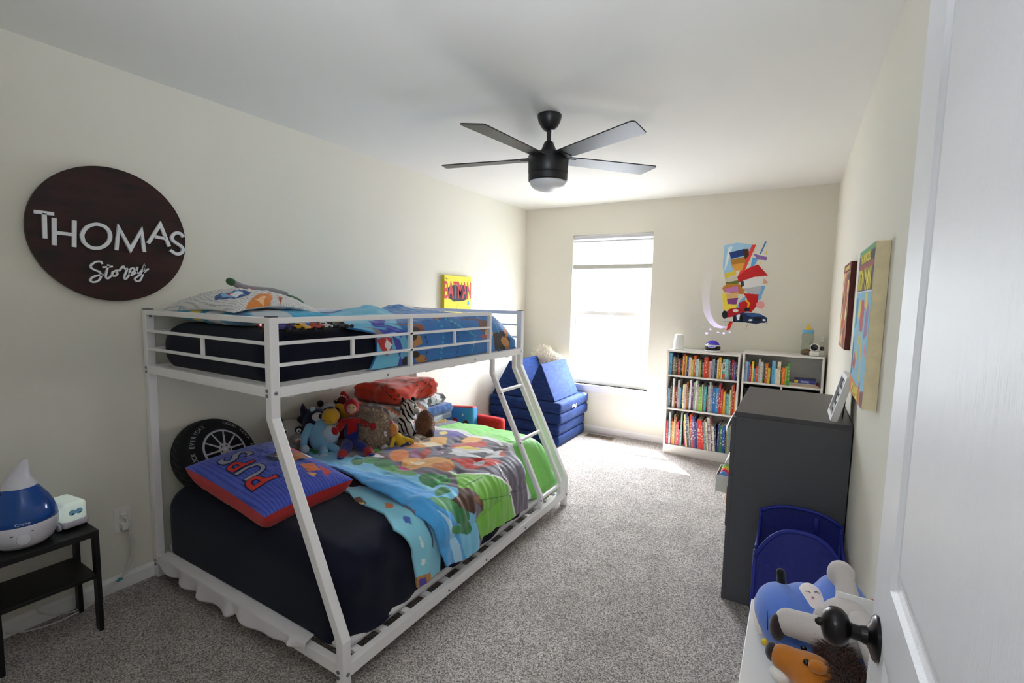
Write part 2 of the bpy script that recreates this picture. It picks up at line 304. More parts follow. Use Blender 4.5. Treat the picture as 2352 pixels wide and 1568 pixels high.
PAT_LOW=[('p','7cc8ec',[(0.142,1.863),(0.412,1.839),(0.596,1.846),(0.907,1.841),(1.068,1.814),(1.294,1.79),(1.467,1.847),(1.637,1.89),(1.674,1.881),(1.688,1.764),(1.524,1.712),(1.331,1.659),(1.062,1.72),(0.735,1.647),(0.428,1.601)]),
('p','3f9a58',[(0.011,1.886),(0.169,1.909),(0.383,1.895),(0.43,1.84),(0.364,1.759),(0.222,1.735)]),
('p','8a8490',[(0.468,1.794),(0.492,1.87),(0.573,1.866),(0.586,1.805),(0.534,1.77)]),
('p','66c056',[(0.547,1.932),(0.578,1.99),(0.645,1.998),(0.604,1.922)]),
('p','3c4fa8',[(0.617,2.017),(0.678,2.097),(0.734,2.047),(0.68,1.973)]),
('p','45a3e6',[(0.507,1.686),(0.729,1.652),(1.043,1.725),(1.29,1.692),(1.437,1.685),(1.684,1.768),(1.686,1.606),(1.591,1.566),(1.47,1.527),(1.365,1.482),(1.324,1.515),(1.088,1.543),(0.853,1.546),(0.626,1.593)]),
('p','a9d6f2',[(1.363,1.579),(1.441,1.644),(1.58,1.713),(1.655,1.732),(1.659,1.672),(1.549,1.645),(1.428,1.611)]),
('p','7ec24a',[(1.174,1.941),(1.301,1.988),(1.407,2.129),(1.455,2.177),(1.638,2.233),(1.629,1.9),(1.506,1.858),(1.488,1.916),(1.408,1.904),(1.337,1.816),(1.232,1.924)]),
('p','5fa05a',[(0.807,1.774),(0.89,1.85),(1.007,1.829),(1.098,1.797),(1.041,1.759),(0.868,1.756)]),
('p','2f7d46',[(0.7,1.784),(0.718,1.765),(0.729,1.745),(0.73,1.728),(0.723,1.717),(0.708,1.713),(0.687,1.716),(0.663,1.727),(0.64,1.743),(0.621,1.763),(0.609,1.784),(0.607,1.801),(0.614,1.813),(0.63,1.817),(0.653,1.813),(0.677,1.802)]),
('p','3b8f4c',[(0.753,1.842),(0.769,1.823),(0.776,1.803),(0.775,1.786),(0.765,1.774),(0.748,1.768),(0.726,1.769),(0.703,1.778),(0.682,1.793),(0.666,1.812),(0.657,1.832),(0.658,1.85),(0.668,1.863),(0.686,1.869),(0.709,1.867),(0.732,1.857)]),
('p','2f7d46',[(0.858,1.849),(0.871,1.829),(0.875,1.809),(0.87,1.79),(0.857,1.775),(0.836,1.767),(0.812,1.766),(0.788,1.774),(0.767,1.788),(0.753,1.807),(0.747,1.828),(0.752,1.848),(0.766,1.863),(0.787,1.872),(0.812,1.872),(0.837,1.864)]),
('p','2f7d46',[(1.222,1.835),(1.235,1.811),(1.239,1.786),(1.232,1.763),(1.216,1.746),(1.193,1.737),(1.167,1.738),(1.141,1.748),(1.118,1.766),(1.103,1.79),(1.098,1.816),(1.104,1.84),(1.121,1.858),(1.145,1.867),(1.173,1.866),(1.2,1.855)]),
('p','3f9a58',[(1.255,1.866),(1.267,1.844),(1.272,1.823),(1.269,1.804),(1.258,1.791),(1.241,1.785),(1.22,1.788),(1.198,1.798),(1.179,1.816),(1.165,1.837),(1.16,1.86),(1.162,1.88),(1.174,1.894),(1.192,1.9),(1.214,1.896),(1.236,1.885)]),
('p','2f7d46',[(1.321,1.663),(1.33,1.658),(1.335,1.645),(1.334,1.625),(1.328,1.602),(1.317,1.58),(1.329,1.659),(1.308,1.671),(1.288,1.69),(1.273,1.713),(1.265,1.736),(1.266,1.756),(1.275,1.769),(1.292,1.773),(1.313,1.768),(1.335,1.754)]),
('p','3b8f4c',[(1.397,1.736),(1.412,1.731),(1.42,1.716),(1.421,1.694),(1.414,1.668),(1.4,1.643),(1.383,1.621),(1.364,1.607),(1.346,1.602),(1.332,1.607),(1.323,1.621),(1.322,1.642),(1.328,1.667),(1.34,1.693),(1.358,1.715),(1.378,1.73)]),
('p','2f7d46',[(1.474,1.805),(1.489,1.8),(1.498,1.785),(1.498,1.763),(1.491,1.738),(1.477,1.713),(1.459,1.691),(1.439,1.677),(1.421,1.672),(1.406,1.677),(1.397,1.69),(1.396,1.711),(1.402,1.736),(1.415,1.762),(1.434,1.784),(1.454,1.799)]),
('p','3b8f4c',[(1.429,1.837),(1.441,1.833),(1.447,1.821),(1.448,1.803),(1.442,1.782),(1.431,1.761),(1.417,1.743),(1.402,1.731),(1.388,1.727),(1.377,1.731),(1.37,1.742),(1.369,1.759),(1.374,1.78),(1.385,1.801),(1.399,1.82),(1.414,1.832)]),
('p','2f7d46',[(1.538,1.822),(1.549,1.818),(1.555,1.806),(1.554,1.787),(1.547,1.766),(1.536,1.744),(1.521,1.726),(1.505,1.714),(1.49,1.71),(1.479,1.714),(1.474,1.725),(1.474,1.743),(1.48,1.764),(1.491,1.786),(1.506,1.805),(1.523,1.818)]),
('p','3f9a58',[(1.513,1.738),(1.52,1.735),(1.524,1.726),(1.522,1.711),(1.517,1.695),(1.508,1.679),(1.498,1.665),(1.487,1.656),(1.477,1.652),(1.47,1.655),(1.467,1.664),(1.468,1.678),(1.473,1.694),(1.481,1.711),(1.492,1.725),(1.503,1.735)]),
('p','5a3a2c',[(1.334,1.807),(1.359,1.864),(1.435,1.915),(1.492,1.926),(1.479,1.906),(1.428,1.865),(1.475,1.838),(1.413,1.736),(1.368,1.718),(1.363,1.78)]),
('p','8a5a34',[(1.407,1.855),(1.408,1.904),(1.459,1.915),(1.432,1.875)]),
('l','3a2a30',[(1.179,1.798),(1.203,1.904),(1.231,1.85)],0.006),
('l','3a2a30',[(1.24,1.821),(1.237,1.908)],0.006),
('p','96507a',[(0.785,2.069),(0.79,2.122),(0.869,2.054),(0.898,1.983),(0.87,1.987)]),
('p','6e3a30',[(0.606,1.947),(0.703,1.942),(0.81,1.88),(0.756,1.865)]),
('p','ececf0',[(0.605,1.887),(0.639,1.933),(0.758,1.888),(0.715,1.87)]),
('p','e07820',[(0.84,2.0),(0.865,1.967),(0.879,1.935),(0.879,1.908),(0.867,1.891),(0.844,1.884),(0.813,1.891),(0.778,1.908),(0.745,1.936),(0.718,1.969),(0.702,2.003),(0.699,2.032),(0.712,2.051),(0.737,2.058),(0.771,2.05),(0.807,2.03)]),
('p','a8453a',[(0.842,2.084),(0.832,2.176),(0.881,2.16),(0.921,2.044),(0.9,2.029)]),
('p','e0a050',[(0.846,1.948),(0.894,2.026),(0.979,2.083),(1.078,2.083),(1.163,2.013),(1.164,1.935),(1.043,1.912),(1.007,1.829),(0.898,1.876)]),
('p','c8702e',[(1.041,1.952),(1.079,2.04),(1.163,2.013),(1.174,1.941),(1.104,1.914)]),
('p','d23f8c',[(0.889,1.859),(0.932,1.858),(1.012,1.823),(0.952,1.812)]),
('p','f2d8a8',[(0.902,1.942),(0.926,1.991),(0.998,1.964),(0.992,1.898)]),
('p','8a5a8a',[(0.89,2.191),(0.928,2.229),(0.975,2.15),(0.955,2.113)]),
('p','e6e4ea',[(0.951,2.158),(0.967,2.268),(1.051,2.352),(1.165,2.391),(1.245,2.407),(1.296,2.298),(1.199,2.221),(1.075,2.171)]),
('p','3b2f40',[(0.997,2.213),(1.004,2.2),(1.007,2.186),(1.004,2.174),(0.997,2.165),(0.985,2.161),(0.972,2.162),(0.959,2.169),(0.947,2.18),(0.939,2.193),(0.936,2.207),(0.939,2.22),(0.946,2.229),(0.958,2.233),(0.972,2.231),(0.985,2.225)]),
('p','8a8a98',[(1.078,2.232),(1.138,2.31),(1.238,2.317),(1.177,2.252)]),
('p','b03a30',[(1.233,2.374),(1.245,2.42),(1.302,2.302),(1.259,2.308)]),
('p','c8281e',[(1.05,2.097),(1.226,2.25),(1.33,2.231),(1.317,2.158),(1.264,2.041),(1.131,2.075)]),
('p','b8b8c0',[(1.183,2.165),(1.222,2.198),(1.264,2.154),(1.263,2.105),(1.214,2.11)]),
('p','c63a2a',[(0.904,2.304),(0.938,2.424),(1.069,2.486),(1.108,2.404),(1.046,2.323),(0.967,2.268)]),
('p','e6a64a',[(1.004,2.512),(1.016,2.485),(1.017,2.457),(1.008,2.431),(0.99,2.412),(0.966,2.402),(0.938,2.402),(0.912,2.414),(0.89,2.434),(0.877,2.46),(0.874,2.489),(0.883,2.516),(0.901,2.537),(0.927,2.547),(0.956,2.546),(0.983,2.533)]),
('p','f0d24a',[(0.948,2.282),(0.998,2.342),(1.115,2.344),(1.036,2.278)]),
('p','e2a95a',[(0.672,2.172),(0.687,2.323),(0.801,2.401),(0.867,2.306),(0.821,2.169),(0.728,2.131)]),
('p','f2e0c0',[(0.744,2.194),(0.791,2.267),(0.863,2.289),(0.825,2.184)]),
('p','40302c',[(0.749,2.294),(0.758,2.28),(0.76,2.266),(0.756,2.253),(0.747,2.243),(0.734,2.238),(0.719,2.238),(0.704,2.243),(0.691,2.254),(0.682,2.268),(0.68,2.282),(0.683,2.296),(0.692,2.306),(0.706,2.311),(0.721,2.311),(0.737,2.305)]),
('p','e08a2c',[(0.683,2.1),(0.698,2.163),(0.821,2.169),(0.764,2.092)]),
('p','4a3f9e',[(0.57,2.458),(0.794,2.647),(0.844,2.552),(0.829,2.436),(0.687,2.413)]),
('p','e9d36a',[(0.738,2.486),(0.746,2.472),(0.749,2.458),(0.747,2.446),(0.739,2.437),(0.728,2.433),(0.715,2.434),(0.701,2.44),(0.689,2.451),(0.681,2.465),(0.678,2.479),(0.68,2.492),(0.687,2.501),(0.699,2.505),(0.713,2.504),(0.727,2.497)]),
('p','7a5a40',[(0.478,2.564),(0.59,2.679),(0.749,2.736),(0.726,2.633),(0.59,2.505)]),
('p','e0a050',[(0.692,2.679),(0.753,2.757),(0.777,2.669)]),
('p','eceaf0',[(0.954,2.552),(1.043,2.69),(1.218,2.66),(1.23,2.596),(1.061,2.551)]),
('l','f4f4f6',[(1.169,1.948),(1.301,1.988),(1.39,2.117),(1.459,2.189),(1.642,2.236)],0.012),
('l','f4f4f6',[(1.308,2.195),(1.389,2.151),(1.487,2.215)],0.008),
('l','4a444e',[(1.342,1.863),(1.356,2.127),(1.357,2.376)],0.004),
('l','3f7a2c',[(1.435,1.915),(1.494,2.179)],0.004),
('l','4a444e',[(1.492,2.191),(1.526,2.468)],0.004)]
PAT_UP=[('p','6fc0e0',[(1.196,1.556),(1.129,1.607),(1.086,1.616),(1.008,1.614),(0.96,1.44),(0.799,1.448),(0.181,1.924),(0.1,2.356),(0.639,2.088),(0.96,1.776),(1.119,1.845),(1.196,1.857),(1.206,1.823)]),
('p','3c44ac',[(0.923,1.607),(0.896,1.701),(0.818,1.892),(0.96,1.686),(1.01,1.816),(1.04,1.771),(1.006,1.733),(1.02,1.66),(0.995,1.608)]),
('p','3c44ac',[(1.022,1.708),(1.053,1.765),(1.1,1.784),(1.126,1.764),(1.185,1.797),(1.2,1.733),(1.144,1.764),(1.087,1.733)]),
('p','5aaed8',[(0.96,1.48),(0.981,1.684),(0.998,1.672),(0.988,1.643)]),
('p','4f86d0',[(0.978,1.708),(0.96,1.621),(1.004,1.784),(1.001,1.733)]),
('p','8a8088',[(0.977,1.591),(0.992,1.631),(1.02,1.66),(1.025,1.608)]),
('p','c03030',[(0.96,1.458),(0.96,1.454),(0.982,1.602),(0.981,1.58)]),
('p','c03030',[(1.038,1.608),(1.032,1.648),(1.036,1.714),(1.094,1.708),(1.126,1.672),(1.088,1.636)]),
('p','eee8ea',[(1.038,1.672),(1.071,1.708),(1.105,1.684),(1.072,1.66)]),
('p','23252e',[(1.172,1.848),(1.182,1.846),(1.191,1.838),(1.196,1.827),(1.197,1.813),(1.193,1.8),(1.186,1.789),(1.175,1.782),(1.164,1.779),(1.154,1.782),(1.145,1.789),(1.14,1.8),(1.139,1.813),(1.142,1.827),(1.15,1.838),(1.16,1.846)]),
('p','d8cc50',[(0.651,1.66),(0.637,1.719),(0.722,1.759),(0.96,1.406),(0.96,1.303)]),
('p','7a6230',[(0.74,1.632),(0.877,1.548),(0.96,1.365),(0.96,1.435)]),
('p','8a4a2c',[(0.988,1.962),(1.0,1.96),(1.01,1.954),(1.017,1.944),(1.018,1.933),(1.015,1.922),(1.008,1.913),(0.998,1.907),(0.986,1.905),(0.96,1.726),(0.96,1.852),(0.96,1.95),(0.949,1.992),(0.96,1.962),(0.96,1.873),(0.976,1.96)]),
('p','2c2422',[(1.011,1.923),(1.02,1.92),(1.027,1.911),(1.031,1.899),(1.032,1.884),(1.03,1.87),(1.024,1.857),(1.016,1.849),(1.007,1.846),(0.998,1.849),(0.991,1.857),(0.986,1.869),(0.985,1.884),(0.988,1.899),(0.993,1.911),(1.001,1.92)]),
('p','c08a4c',[(1.04,1.86),(1.037,1.919),(1.079,1.937),(1.1,1.871)]),
('p','2c2422',[(1.042,1.891),(1.05,1.89),(1.055,1.885),(1.059,1.878),(1.06,1.87),(1.058,1.863),(1.054,1.856),(1.047,1.852),(1.04,1.85),(1.033,1.851),(1.027,1.856),(1.023,1.862),(1.022,1.87),(1.024,1.878),(1.029,1.885),(1.035,1.89)]),
('p','b0783c',[(1.17,1.974),(1.179,1.971),(1.185,1.96),(1.189,1.945),(1.189,1.927),(1.185,1.909),(1.178,1.895),(1.17,1.885),(1.161,1.881),(1.152,1.885),(1.146,1.894),(1.142,1.909),(1.142,1.927),(1.145,1.945),(1.152,1.96),(1.161,1.971)]),
('p','3a2c22',[(1.14,1.916),(1.147,1.914),(1.153,1.907),(1.156,1.897),(1.156,1.885),(1.154,1.873),(1.149,1.863),(1.142,1.856),(1.134,1.854),(1.127,1.856),(1.122,1.863),(1.118,1.873),(1.118,1.884),(1.121,1.896),(1.126,1.907),(1.132,1.914)]),
('p','6b3c22',[(1.015,2.594),(1.03,2.59),(1.043,2.577),(1.051,2.558),(1.053,2.535),(1.048,2.512),(1.039,2.493),(1.025,2.48),(1.01,2.475),(0.995,2.479),(0.982,2.491),(0.96,2.275),(0.96,2.332),(0.976,2.556),(0.985,2.576),(0.999,2.589)]),
('p','d8b58a',[(1.064,2.636),(1.077,2.632),(1.088,2.622),(1.095,2.607),(1.096,2.588),(1.093,2.57),(1.084,2.554),(1.072,2.544),(1.059,2.54),(1.045,2.543),(1.035,2.553),(1.028,2.568),(1.026,2.586),(1.029,2.605),(1.038,2.621),(1.05,2.632)]),
('p','c0553a',[(1.081,2.579),(1.086,2.576),(1.09,2.567),(1.091,2.553),(1.091,2.536),(1.089,2.519),(1.086,2.505),(1.081,2.496),(1.076,2.493),(1.071,2.496),(1.068,2.505),(1.066,2.519),(1.066,2.535),(1.068,2.552),(1.071,2.566),(1.076,2.576)]),
('p','2b211f',[(1.064,2.636),(1.034,2.764),(1.076,2.861),(1.182,2.841),(1.18,2.667)]),
('p','c0884a',[(1.107,2.854),(1.12,2.85),(1.131,2.838),(1.137,2.819),(1.138,2.797),(1.134,2.776),(1.125,2.757),(1.113,2.745),(1.1,2.74),(1.087,2.744),(1.077,2.755),(1.071,2.773),(1.069,2.795),(1.073,2.817),(1.082,2.836),(1.094,2.849)]),
('p','c07038',[(1.031,2.84),(1.045,2.838),(1.057,2.833),(1.065,2.823),(1.067,2.813),(1.064,2.801),(1.055,2.792),(1.043,2.785),(1.029,2.783),(1.014,2.784),(1.003,2.79),(0.995,2.799),(0.993,2.81),(0.996,2.821),(1.004,2.83),(1.017,2.837)]),
('p','a3632f',[(1.152,2.87),(1.163,2.868),(1.171,2.86),(1.175,2.849),(1.176,2.835),(1.173,2.821),(1.167,2.809),(1.157,2.801),(1.147,2.798),(1.137,2.8),(1.129,2.807),(1.124,2.819),(1.123,2.833),(1.126,2.847),(1.133,2.859),(1.142,2.867)]),
('p','a8582c',[(0.721,2.319),(0.947,2.248),(0.96,2.076),(0.879,2.15)]),
('p','a8582c',[(-0.055,2.824),(-0.178,3.047),(0.242,2.619),(0.217,2.572)]),
('p','a8582c',[(-0.135,3.145),(-0.275,3.41),(0.195,2.903),(0.228,2.772)]),
('d','35c0cc',[(0.96,2.103),(1.061,2.116),(1.182,2.093)],0.012,0.03),
('d','35c0cc',[(0.96,2.18),(1.07,2.435),(1.195,2.39)],0.012,0.03),
('d','16347a',[(0.96,2.193),(1.065,2.263),(1.192,2.244)],0.012,0.03),
('d','16347a',[(1.012,1.948),(1.092,1.977),(1.188,1.96)],0.012,0.03),
('l','7ad8f0',[(1.029,2.934),(1.12,2.951),(1.177,2.865)],0.006),
('l','7ad8f0',[(1.057,3.0),(1.171,2.94)],0.006),
('l','7ad8f0',[(0.994,2.672),(1.056,2.708)],0.004)]
PAT_DECAL=[('p','9fc8e4',[(2.106,1.965),(2.214,1.987),(2.347,1.963),(2.308,1.815),(2.205,1.725),(2.137,1.633),(2.105,1.766)]),
('p','dfe8ec',[(2.144,1.944),(2.18,1.956),(2.141,1.779),(2.119,1.726)]),
('p','d9483c',[(2.341,1.963),(2.376,1.962),(2.28,1.685),(2.233,1.672)]),
('p','3f7fc0',[(2.443,1.991),(2.458,1.984),(2.416,1.871),(2.404,1.877)]),
('p','5ea4d8',[(2.348,1.847),(2.4,1.845),(2.38,1.788),(2.336,1.75)]),
('p','8a6aa8',[(2.345,1.886),(2.469,1.85),(2.465,1.818),(2.395,1.826)]),
('p','e8cf50',[(2.45,1.883),(2.467,1.927),(2.462,1.869)]),
('p','e8cf50',[(2.409,1.8),(2.425,1.819),(2.416,1.774)]),
('p','f0d850',[(2.112,1.525),(2.243,1.5),(2.249,1.381),(2.133,1.364)]),
('p','6fb0e0',[(2.415,1.594),(2.473,1.594),(2.435,1.464),(2.376,1.463)]),
('p','7fb4e0',[(2.269,1.461),(2.326,1.515),(2.297,1.395),(2.237,1.38)]),
('p','243a78',[(2.153,1.898),(2.266,1.924),(2.287,1.868),(2.174,1.838)]),
('p','b07a30',[(2.169,1.831),(2.3,1.861),(2.292,1.783),(2.192,1.752)]),
('p','d89a40',[(2.184,1.785),(2.285,1.803),(2.277,1.738),(2.211,1.725)]),
('p','4a2c20',[(2.266,1.927),(2.314,1.925),(2.32,1.867),(2.29,1.829)]),
('p','d8be48',[(2.123,1.706),(2.22,1.735),(2.228,1.692),(2.132,1.659)]),
('p','cfc6b6',[(2.132,1.659),(2.229,1.689),(2.234,1.652),(2.141,1.623)]),
('p','6a7a30',[(2.137,1.623),(2.246,1.646),(2.254,1.613),(2.142,1.592)]),
('p','bf7a34',[(2.109,1.572),(2.15,1.613),(2.261,1.606),(2.317,1.567),(2.29,1.514),(2.13,1.532)]),
('p','c07ab4',[(2.134,1.566),(2.243,1.593),(2.252,1.54),(2.143,1.526)]),
('p','d8b07a',[(2.15,1.519),(2.253,1.534),(2.249,1.487),(2.158,1.475)]),
('p','84448c',[(2.158,1.472),(2.256,1.484),(2.241,1.42),(2.167,1.425)]),
('p','bc2428',[(2.233,1.672),(2.312,1.75),(2.398,1.788),(2.454,1.723),(2.49,1.684),(2.376,1.672),(2.247,1.626)]),
('p','e0e0e2',[(2.259,1.626),(2.352,1.665),(2.451,1.671),(2.438,1.594),(2.287,1.567)]),
('p','b8bcc4',[(2.293,1.567),(2.438,1.594),(2.431,1.523),(2.338,1.508)]),
('p','3a3a42',[(2.259,1.633),(2.289,1.639),(2.297,1.593),(2.274,1.58)]),
('p','d0a08c',[(2.451,1.665),(2.494,1.62),(2.449,1.607)]),
('p','c01c20',[(2.289,1.527),(2.42,1.516),(2.42,1.425),(2.371,1.351),(2.274,1.375),(2.258,1.434),(2.329,1.469)]),
('p','f0b820',[(2.323,1.469),(2.354,1.436),(2.345,1.39),(2.333,1.396),(2.336,1.436),(2.311,1.458)]),
('d','e05868',[(2.44,1.422),(2.5,1.44)],0.006,0.012),
('d','e05868',[(2.44,1.422),(2.48,1.472)],0.006,0.012),
('d','e05868',[(2.44,1.422),(2.445,1.49)],0.006,0.012),
('d','e05868',[(2.44,1.422),(2.497,1.394)],0.006,0.012),
('d','e05868',[(2.44,1.422),(2.464,1.361)],0.006,0.012),
('p','e8a0a0',[(2.475,1.423),(2.473,1.409),(2.466,1.398),(2.455,1.389),(2.442,1.386),(2.429,1.389),(2.417,1.396),(2.409,1.408),(2.405,1.421),(2.407,1.435),(2.414,1.447),(2.425,1.455),(2.438,1.458),(2.451,1.455),(2.463,1.448),(2.471,1.437)]),
('p','d42a20',[(2.189,1.265),(2.225,1.266),(2.199,1.184),(2.166,1.176)]),
('d','e8c860',[(2.282,1.242),(2.242,1.2)],0.005,0.01),
('d','e8c860',[(2.282,1.242),(2.273,1.188)],0.005,0.01),
('d','e8c860',[(2.282,1.242),(2.315,1.183)],0.005,0.01),
('l','d42a20',[(2.348,1.245),(2.332,1.204)],0.006),
('l','8a9ac8',[(2.413,1.248),(2.349,1.218)],0.003),
('l','8a9ac8',[(2.413,1.248),(2.363,1.186)],0.003),
('l','8a9ac8',[(2.413,1.248),(2.394,1.168)],0.003),
('l','8a9ac8',[(2.413,1.248),(2.424,1.163)],0.003),
('l','8a9ac8',[(2.413,1.248),(2.452,1.178)],0.003),
('l','8a9ac8',[(2.413,1.248),(2.48,1.192)],0.003),
('l','8a9ac8',[(2.413,1.248),(2.501,1.226)],0.003),
('p','b02028',[(2.135,1.33),(2.188,1.379),(2.273,1.395),(2.335,1.363),(2.3,1.336),(2.229,1.307),(2.131,1.289)]),
('p','26262c',[(2.173,1.325),(2.172,1.309),(2.167,1.296),(2.16,1.287),(2.15,1.283),(2.141,1.286),(2.132,1.294),(2.126,1.307),(2.123,1.323),(2.124,1.338),(2.129,1.352),(2.136,1.361),(2.146,1.364),(2.155,1.361),(2.164,1.353),(2.17,1.34)]),
('p','e8e0d8',[(2.263,1.364),(2.261,1.359),(2.256,1.354),(2.248,1.35),(2.239,1.349),(2.23,1.35),(2.222,1.353),(2.216,1.357),(2.214,1.363),(2.215,1.369),(2.22,1.374),(2.228,1.377),(2.237,1.378),(2.247,1.378),(2.255,1.375),(2.26,1.37)]),
('p','26262c',[(2.358,1.377),(2.356,1.37),(2.352,1.363),(2.344,1.359),(2.335,1.357),(2.326,1.358),(2.318,1.362),(2.312,1.368),(2.31,1.376),(2.311,1.384),(2.316,1.39),(2.324,1.395),(2.333,1.396),(2.342,1.395),(2.35,1.391),(2.355,1.385)]),
('p','20355e',[(2.217,1.313),(2.3,1.349),(2.43,1.347),(2.502,1.31),(2.504,1.271),(2.413,1.248),(2.281,1.262),(2.232,1.26)]),
('p','3a5c98',[(2.3,1.342),(2.43,1.344),(2.478,1.322),(2.373,1.312)]),
('p','e8ecf4',[(2.247,1.321),(2.276,1.335),(2.279,1.282),(2.256,1.274)]),
('p','1a1a20',[(2.308,1.293),(2.307,1.28),(2.304,1.269),(2.299,1.262),(2.293,1.259),(2.286,1.261),(2.28,1.268),(2.276,1.279),(2.274,1.292),(2.275,1.304),(2.278,1.315),(2.283,1.323),(2.289,1.325),(2.296,1.323),(2.301,1.316),(2.306,1.306)]),
('p','15151a',[(2.239,1.28),(2.239,1.271),(2.238,1.263),(2.235,1.258),(2.231,1.256),(2.227,1.257),(2.224,1.262),(2.221,1.27),(2.22,1.279),(2.22,1.289),(2.222,1.297),(2.225,1.302),(2.228,1.304),(2.232,1.302),(2.236,1.297),(2.238,1.289)]),
('p','f4f6fa',[(2.384,1.283),(2.383,1.279),(2.379,1.276),(2.374,1.274),(2.367,1.273),(2.36,1.273),(2.354,1.275),(2.35,1.278),(2.349,1.281),(2.35,1.285),(2.353,1.288),(2.359,1.29),(2.366,1.291),(2.373,1.291),(2.378,1.289),(2.382,1.286)]),
('p','f4f6fa',[(2.491,1.287),(2.49,1.284),(2.487,1.281),(2.483,1.278),(2.478,1.278),(2.473,1.278),(2.468,1.28),(2.465,1.283),(2.463,1.286),(2.464,1.29),(2.467,1.293),(2.471,1.295),(2.477,1.296),(2.482,1.295),(2.487,1.293),(2.49,1.291)]),
('p','15151c',[(2.391,1.309),(2.456,1.309),(2.452,1.279),(2.399,1.277)]),
('l','20202a',[(2.127,1.259),(2.51,1.262)],0.005)]
SIGN_BIG=[('T',[[(0.67,1.748),(0.732,1.748)],[(0.702,1.747),(0.699,1.644)]]),('H',[[(0.732,1.732),(0.727,1.619)],[(0.797,1.731),(0.791,1.618)],[(0.736,1.672),(0.787,1.67)]]),('O',[[(0.92,1.679),(0.919,1.668),(0.915,1.658),(0.91,1.648),(0.903,1.639),(0.895,1.632),(0.886,1.626),(0.877,1.622),(0.867,1.62),(0.857,1.62),(0.848,1.622),(0.84,1.626),(0.833,1.632),(0.827,1.639),(0.823,1.648),(0.821,1.657),(0.82,1.667),(0.821,1.677),(0.825,1.687),(0.83,1.697),(0.836,1.706),(0.844,1.713),(0.852,1.719),(0.862,1.723),(0.872,1.726),(0.881,1.726),(0.891,1.724),(0.899,1.721),(0.907,1.715),(0.913,1.708),(0.917,1.699),(0.92,1.689),(0.92,1.679)]]),('M',[[(0.94,1.619),(0.954,1.72),(0.995,1.627),(1.042,1.72),(1.05,1.62)]]),('A',[[(1.067,1.663),(1.122,1.76),(1.157,1.657)],[(1.097,1.698),(1.14,1.694)]]),('S',[[(1.222,1.711),(1.208,1.727),(1.187,1.726),(1.172,1.709),(1.172,1.692),(1.188,1.678),(1.206,1.667),(1.218,1.653),(1.214,1.635),(1.197,1.624),(1.181,1.626),(1.161,1.64)]])]
SIGN_SMALL=[[(0.886,1.552),(0.881,1.562),(0.865,1.561),(0.848,1.547),(0.844,1.535),(0.856,1.525),(0.874,1.516),(0.879,1.499),(0.869,1.478),(0.85,1.47),(0.84,1.478),(0.849,1.492),(0.869,1.501),(0.888,1.505)],[(0.909,1.552),(0.901,1.523),(0.896,1.495),(0.904,1.489),(0.918,1.504)],[(0.886,1.538),(0.924,1.544)],[(0.934,1.525),(0.923,1.518),(0.921,1.504),(0.931,1.501),(0.94,1.513),(0.935,1.526),(0.95,1.527)],[(0.949,1.527),(0.958,1.542),(0.965,1.547),(0.967,1.541),(0.972,1.535),(0.978,1.537),(0.974,1.523),(0.967,1.504),(0.966,1.49),(0.974,1.492),(0.987,1.511)],[(0.987,1.513),(1.006,1.53),(1.003,1.541),(0.991,1.535),(0.987,1.515),(0.995,1.508),(1.017,1.528)],[(1.02,1.549),(1.016,1.524),(1.026,1.519),(1.043,1.542),(1.047,1.554),(1.041,1.522),(1.029,1.487),(1.013,1.481),(1.007,1.493),(1.021,1.506),(1.047,1.527),(1.065,1.543)]]
# ================================================================ the room
wallm=mat('wall_paint','dfdcd1',.85,bump=.12,scale=220,spec=.2); ceilm=mat('ceiling_paint','e4e3df',.9,bump=.1,scale=160,spec=.1)
trimm=mat('trim_paint','e9e9e8',.4,spec=.4); white_metal=mat('white_metal','eceaec',.32,spec=.5); darkcap=mat('dark_plastic','2a2528',.5)
def carpet():
    m=mat('carpet','8d847f',.97,bump=1,scale=420,spec=.05,sheen=.15); nt=m.node_tree; b=nt.nodes['Principled BSDF']; tc=nt.nodes['Texture Coordinate']
    n=nt.nodes.new('ShaderNodeTexNoise'); n.inputs['Scale'].default_value=170; n.inputs['Detail'].default_value=3; n.inputs['Roughness'].default_value=.7
    cr=nt.nodes.new('ShaderNodeValToRGB'); e=cr.color_ramp.elements; e[0].position=.37; e[0].color=rgb('5c544f')+(1,); e[1].position=.63; e[1].color=rgb('d6cfca')+(1,); q=e.new(.5); q.color=rgb('a59c97')+(1,)
    n2=nt.nodes.new('ShaderNodeTexNoise'); n2.inputs['Scale'].default_value=7; n2.inputs['Detail'].default_value=3
    mr=nt.nodes.new('ShaderNodeMapRange'); mr.inputs[1].default_value=.3; mr.inputs[2].default_value=.7; mr.inputs[3].default_value=.86; mr.inputs[4].default_value=1.12
    hs=nt.nodes.new('ShaderNodeHueSaturation')
    for a in (n,n2): nt.links.new(tc.outputs['Object'],a.inputs['Vector'])
    nt.links.new(n.outputs['Fac'],cr.inputs[0]); nt.links.new(cr.outputs[0],hs.inputs['Color']); nt.links.new(n2.outputs['Fac'],mr.inputs[0]); nt.links.new(mr.outputs[0],hs.inputs['Value']); nt.links.new(hs.outputs[0],b.inputs['Base Color'])
    nt.nodes['Bump'].inputs['Distance'].default_value=.006; nt.links.new(n.outputs['Fac'],nt.nodes['Bump'].inputs['Height'])
    return m
struct(MB().box(-.12,W+.12,-1.7,D+.14,-.08,0).build('floor',carpet()))
struct(MB().box(-.12,W+.12,-1.7,D+.14,H,H+.1).build('ceiling',ceilm))
struct(MB().box(-.12,0,-1.7,D,0,H).build('wall_left',wallm))
struct(MB().box(W,W+.12,-1.7,D,0,H).build('wall_right',wallm))
wx0,wx1,wz0,wz1=.587,1.454,.515,2.125
b=MB(); Y0,Y1=D,D+.14
